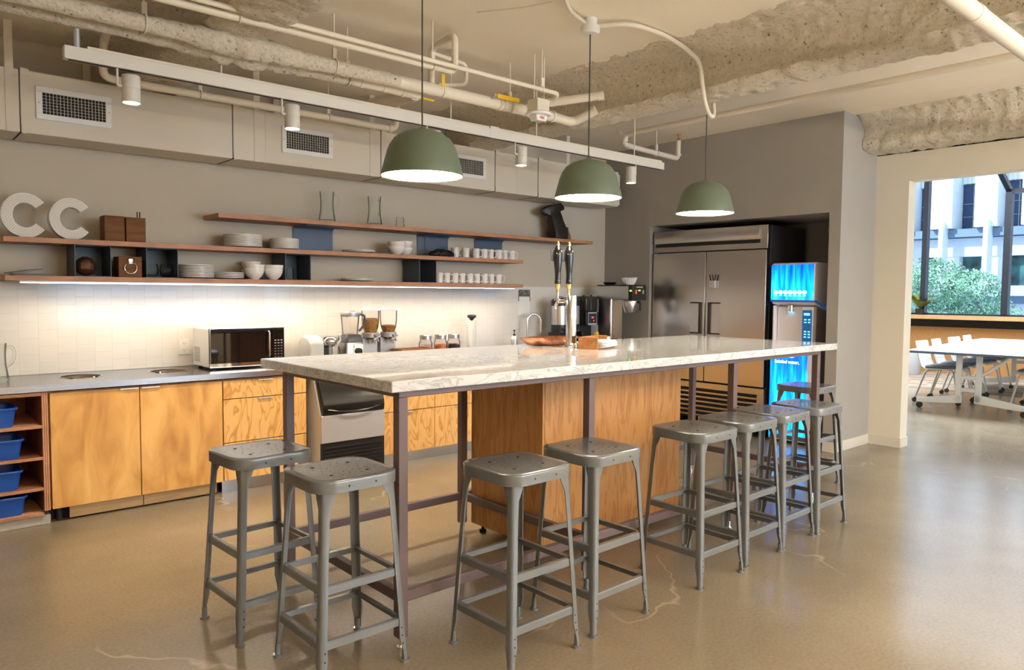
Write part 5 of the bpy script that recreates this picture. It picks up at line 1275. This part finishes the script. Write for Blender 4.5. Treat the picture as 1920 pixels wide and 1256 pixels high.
# ================================================================ MEETING ROOM
mt = thing('meeting_table', 'large white flip top meeting table on casters in the room beyond', 'table', (8.20, .64, 0), radians(4))
MB().box(0, 3.75, -.66, .62, .705, .733).done('table_top', ['table_edge'], mt, bevel=.002)
MB().box(.004, 3.746, -.655, .615, .7332, .736).done('white_surface', 'table_white', mt, smooth=0)
for xx in (.30, 3.35):
    fr_ = bpy.data.objects.new('leg_frame', None)
    mb = MB()
    for y in (-.135, .075): mb.box(xx, xx + .055, y, y + .06, .13, .70)
    mb.prism([(-.60, .075), (-.60, .125), (-.10, .22), (-.07, .22), (-.07, .115), (-.5, .075)], 'x', xx, xx + .055)
    mb.prism([(.56, .075), (.56, .125), (.10, .20), (.07, .20), (.07, .105), (.46, .075)], 'x', xx, xx + .055)
    for z in (.245, .395): mb.box(xx + .01, xx + .045, -.08, .08, z, z + .045)
    mb.tube([(xx + .03, -.10, .42), (xx + .03, -.42, .69)], .020, 8)
    lg = mb.done('leg_frame', 'chair_white', mt, bevel=.003); bpy.data.objects.remove(fr_)
    for y in (-.57, .53):
        mb = MB(); mb.cyl((xx + .012, y, .036), (xx + .043, y, .036), .036, n=18); mb.done('caster', 'rubber', lg)
def make_chair():
    t = thing('meeting_chair', 'x', 'chair')        # faces -y
    mb = MB(); L_ = []
    for y, z, w in ((-.22, .445, .40), (-.20, .462, .43), (.0, .455, .45), (.16, .450, .44), (.205, .475, .43), (.235, .55, .42), (.26, .66, .41), (.285, .785, .40), (.29, .80, .37)):
        L_.append([V((-w / 2, y, z)), V((w / 2, y, z)), V((w / 2, y + (.0 if z < .47 else .012), z - (.014 if z < .47 else 0))), V((-w / 2, y + (.0 if z < .47 else .012), z - (.014 if z < .47 else 0)))])
    mb.loft(L_); mb.done('shell', 'chair_white', t, smooth=60)
    MB().loft([MB().rrect(0, -.02, a, b, .05, z, 4) for a, b, z in ((.41, .40, .464), (.42, .41, .478), (.39, .38, .490))]).done('seat_pad', 'chair_pad', t, smooth=50)
    for sx in (-1, 1):
        for ys in (-1, 1):
            mb = MB(); mb.tube([(sx * .10, -.02 + ys * .03, .435), (sx * .235, -.02 + ys * .16, .435), (sx * .262, ys * .255, .065)] , .0125, 8, bend=.06); leg = mb.done('leg', 'chair_metal', t)
            mb = MB(); mb.cyl((sx * .262 - .016, ys * .262, .028), (sx * .262 + .016, ys * .262, .028), .028, n=16); mb.cyl((sx * .262, ys * .256, .03), (sx * .262, ys * .256, .066), .010, n=10); mb.done('caster', 'rubber', leg)
    return t
ch = make_chair()
spots = [(9.25, 1.17, 0, 'white shell chair on casters at the far table edge, nearest the doorway'), (9.87, 1.20, 4, 'white shell chair on casters along the far table edge, second from the doorway'),
         (10.60, 1.22, -3, 'white shell chair on casters along the far table edge, third from the doorway'), (11.35, 1.27, 3, 'white shell chair on casters along the far table edge, furthest from the doorway'),
         (9.55, .16, 180, 'white shell chair at the right picture edge, on the near side of the table'), (10.55, .13, 180, 'white shell chair cut off by the right picture edge, behind its neighbour')]
for i, (x, y, a, lab) in enumerate(spots):
    o = ch if i == 0 else dup(ch)
    o.location = (x, y, 0); o.rotation_euler = (0, 0, radians(a)); o['label'] = lab; o['group'] = 'white meeting chairs'
o = MB().lathe([(0, .007), (.20, .007), (.205, .015), (.205, .40), (.195, .41), (0, .41)], n=32).done('pouf', 'felt', loc=(12.55, 2.86, 0)); tag(o, 'round light grey felt pouf under the window sill', 'pouf')
hp = thing('house_plant', 'potted broad leaf plant on the window sill at the left', 'plant', (13.22, 2.93, 1.055))
MB().lathe([(0, 0), (.07, 0), (.085, .11), (.078, .11), (.07, .10), (0, .10)]).done('pot', 'black', hp)
mb = MB(); random.seed(3)
for k in range(14):
    a = k * 2.4; l = random.uniform(.22, .42); up = random.uniform(.25, .55); d = V((cos(a), sin(a), 0)); s_ = V((-sin(a), cos(a), 0))
    pts = [V((0, 0, .10)) + d * l * t + V((0, 0, up * (t * 1.3 - .75 * t * t))) for t in (0, .25, .5, .75, 1)]
    pv = None
    for p, wd_ in zip(pts, (.006, .04, .055, .04, .002)):
        cv = (mb.b.verts.new(p - s_ * wd_), mb.b.verts.new(p + s_ * wd_))
        if pv: mb.face([pv[0], pv[1], cv[1], cv[0]])
        pv = cv
mb.done('leaves', 'houseplant', hp, smooth=60)

# ================================================================ OUTSIDE
struct('ground_outside', MB().box(13.55, 90, -60, 70, -2.6, -2.5), 'stone_grey', smooth=0)
BX = 46.0
bd = thing('office_building', 'pale stone office building with deep dark windows beyond the glass', 'building', (BX, 0, -2.5))
def Y(v): return -2.363 + (v + 2.363) * 1.863
def Z(v): return 1.402 + (v - 1.402) * 1.863 + 2.5
MB().box(1.2, 12, Y(-16), Y(18), 0, Z(9)).done('core_wall', 'stone', bd, smooth=0)
pitch = 6.63 - 5.54 + .29
cols = [5.54 + (k - 6) * 1.20 for k in range(-4, 16)]     # window centres along the facade
def bx_(x0, x1, ya, yb, za, zb): return MB().box(x0, x1, Y(ya), Y(yb), Z(za), Z(zb))
bx_(.2, 1.2, -16, 18, 2.62, 3.18).done('spandrel_band', 'stone', bd, smooth=0)
bx_(-.5, 1.2, -16, 18, 3.20, 3.44).done('ledge', 'ledge', bd, smooth=0)
bx_(-.5, 1.2, -16, 18, 1.42, 1.72).done('ledge', 'stone_grey', bd, smooth=0)
bx_(.6, 1.2, -16, 18, 1.18, 1.42).done('dark_base', 'ledge', bd, smooth=0)  # darker blue-grey band below the lower ledge
for c in cols:
    p = bx_(-.9, 1.2, c - .92 + .02, c - .30, 3.46, 9).done('pier', 'stone', bd, smooth=0)
    bx_(-1.3, -.4, c - .74, c - .62, 1.9, 3.65).done('fin', 'stone', bd, smooth=0)
    bx_(.3, 1.2, c - .95, c - .36, 1.72, 2.62).done('lower_pier', 'stone', bd, smooth=0)
    f = bx_(.8, .9, c - .30, c + .28, 3.44, 4.83).done('upper_window', 'ext_glass', bd, smooth=0)
    mb = MB()
    for yy in (c - .01,): mb.box(.74, .80, Y(yy - .008), Y(yy + .008), Z(3.44), Z(4.83))
    for zz in (3.85, 4.25): mb.box(.74, .80, Y(c - .30), Y(c + .28), Z(zz - .006), Z(zz + .006))
    mb.done('glazing_bar', 'stone_grey', f, smooth=0)
    mb = MB()
    for k in range(5): yy = c - .28 + k * .115; mb.cyl((.7, Y(yy + .05), Z(4.86)), (.7, Y(yy + .05), Z(5.6)), .16, n=10)
    mb.done('fluted_panel', 'stone', bd)
    bx_(.9, 1.0, c - .36, c + .25, 1.72, 2.62).done('lower_window', 'ext_glass_green', bd, smooth=0)
# rounded shrub in front of the window
bu = thing('shrub', 'big rounded pale green shrub outside the window', 'shrub', (17.5, 4.0, -2.5))
mb = MB(); mb.tube([(0, 0, 0), (.05, .05, 1.5), (0, 0, 3.2)], [.12, .09, .04], 8); mb.done('trunk', 'bark', bu)
mb = MB(); random.seed(11)
blobs = [(0, -.3, 3.3, 1.15), (0, .55, 3.55, 1.2), (0, 1.5, 3.6, 1.3), (.2, -1.05, 2.9, .85), (0, .2, 2.6, 1.4), (0, -.65, 3.9, .6), (0, .05, 4.15, .62), (0, 2.4, 3.2, 1.3)]
for k in range(26000):
    bx0, by0, bz0, r = random.choice(blobs)
    n_ = V((random.gauss(0, 1), random.gauss(0, 1), random.gauss(0, 1))).normalized()
    if n_.x > .5: n_.x = -n_.x
    p = V((bx0, by0, bz0)) + n_ * r * random.uniform(.80, 1.04)
    s_ = random.uniform(.018, .036); a = n_.lerp(V((random.gauss(0, 1), random.gauss(0, 1), random.gauss(0, 1))), .55).normalized()
    u = a.orthogonal().normalized(); u = (u + a.cross(u) * random.uniform(-1, 1)).normalized(); w_ = a.cross(u)
    v = [mb.b.verts.new(p + q) for q in (u * s_ * 1.3, w_ * s_ * .6 + a * .01, -u * s_ * 1.3, -w_ * s_ * .6 + a * .01)]
    mb.face(v)
o = mb.done('foliage', 'foliage', bu, smooth=0)
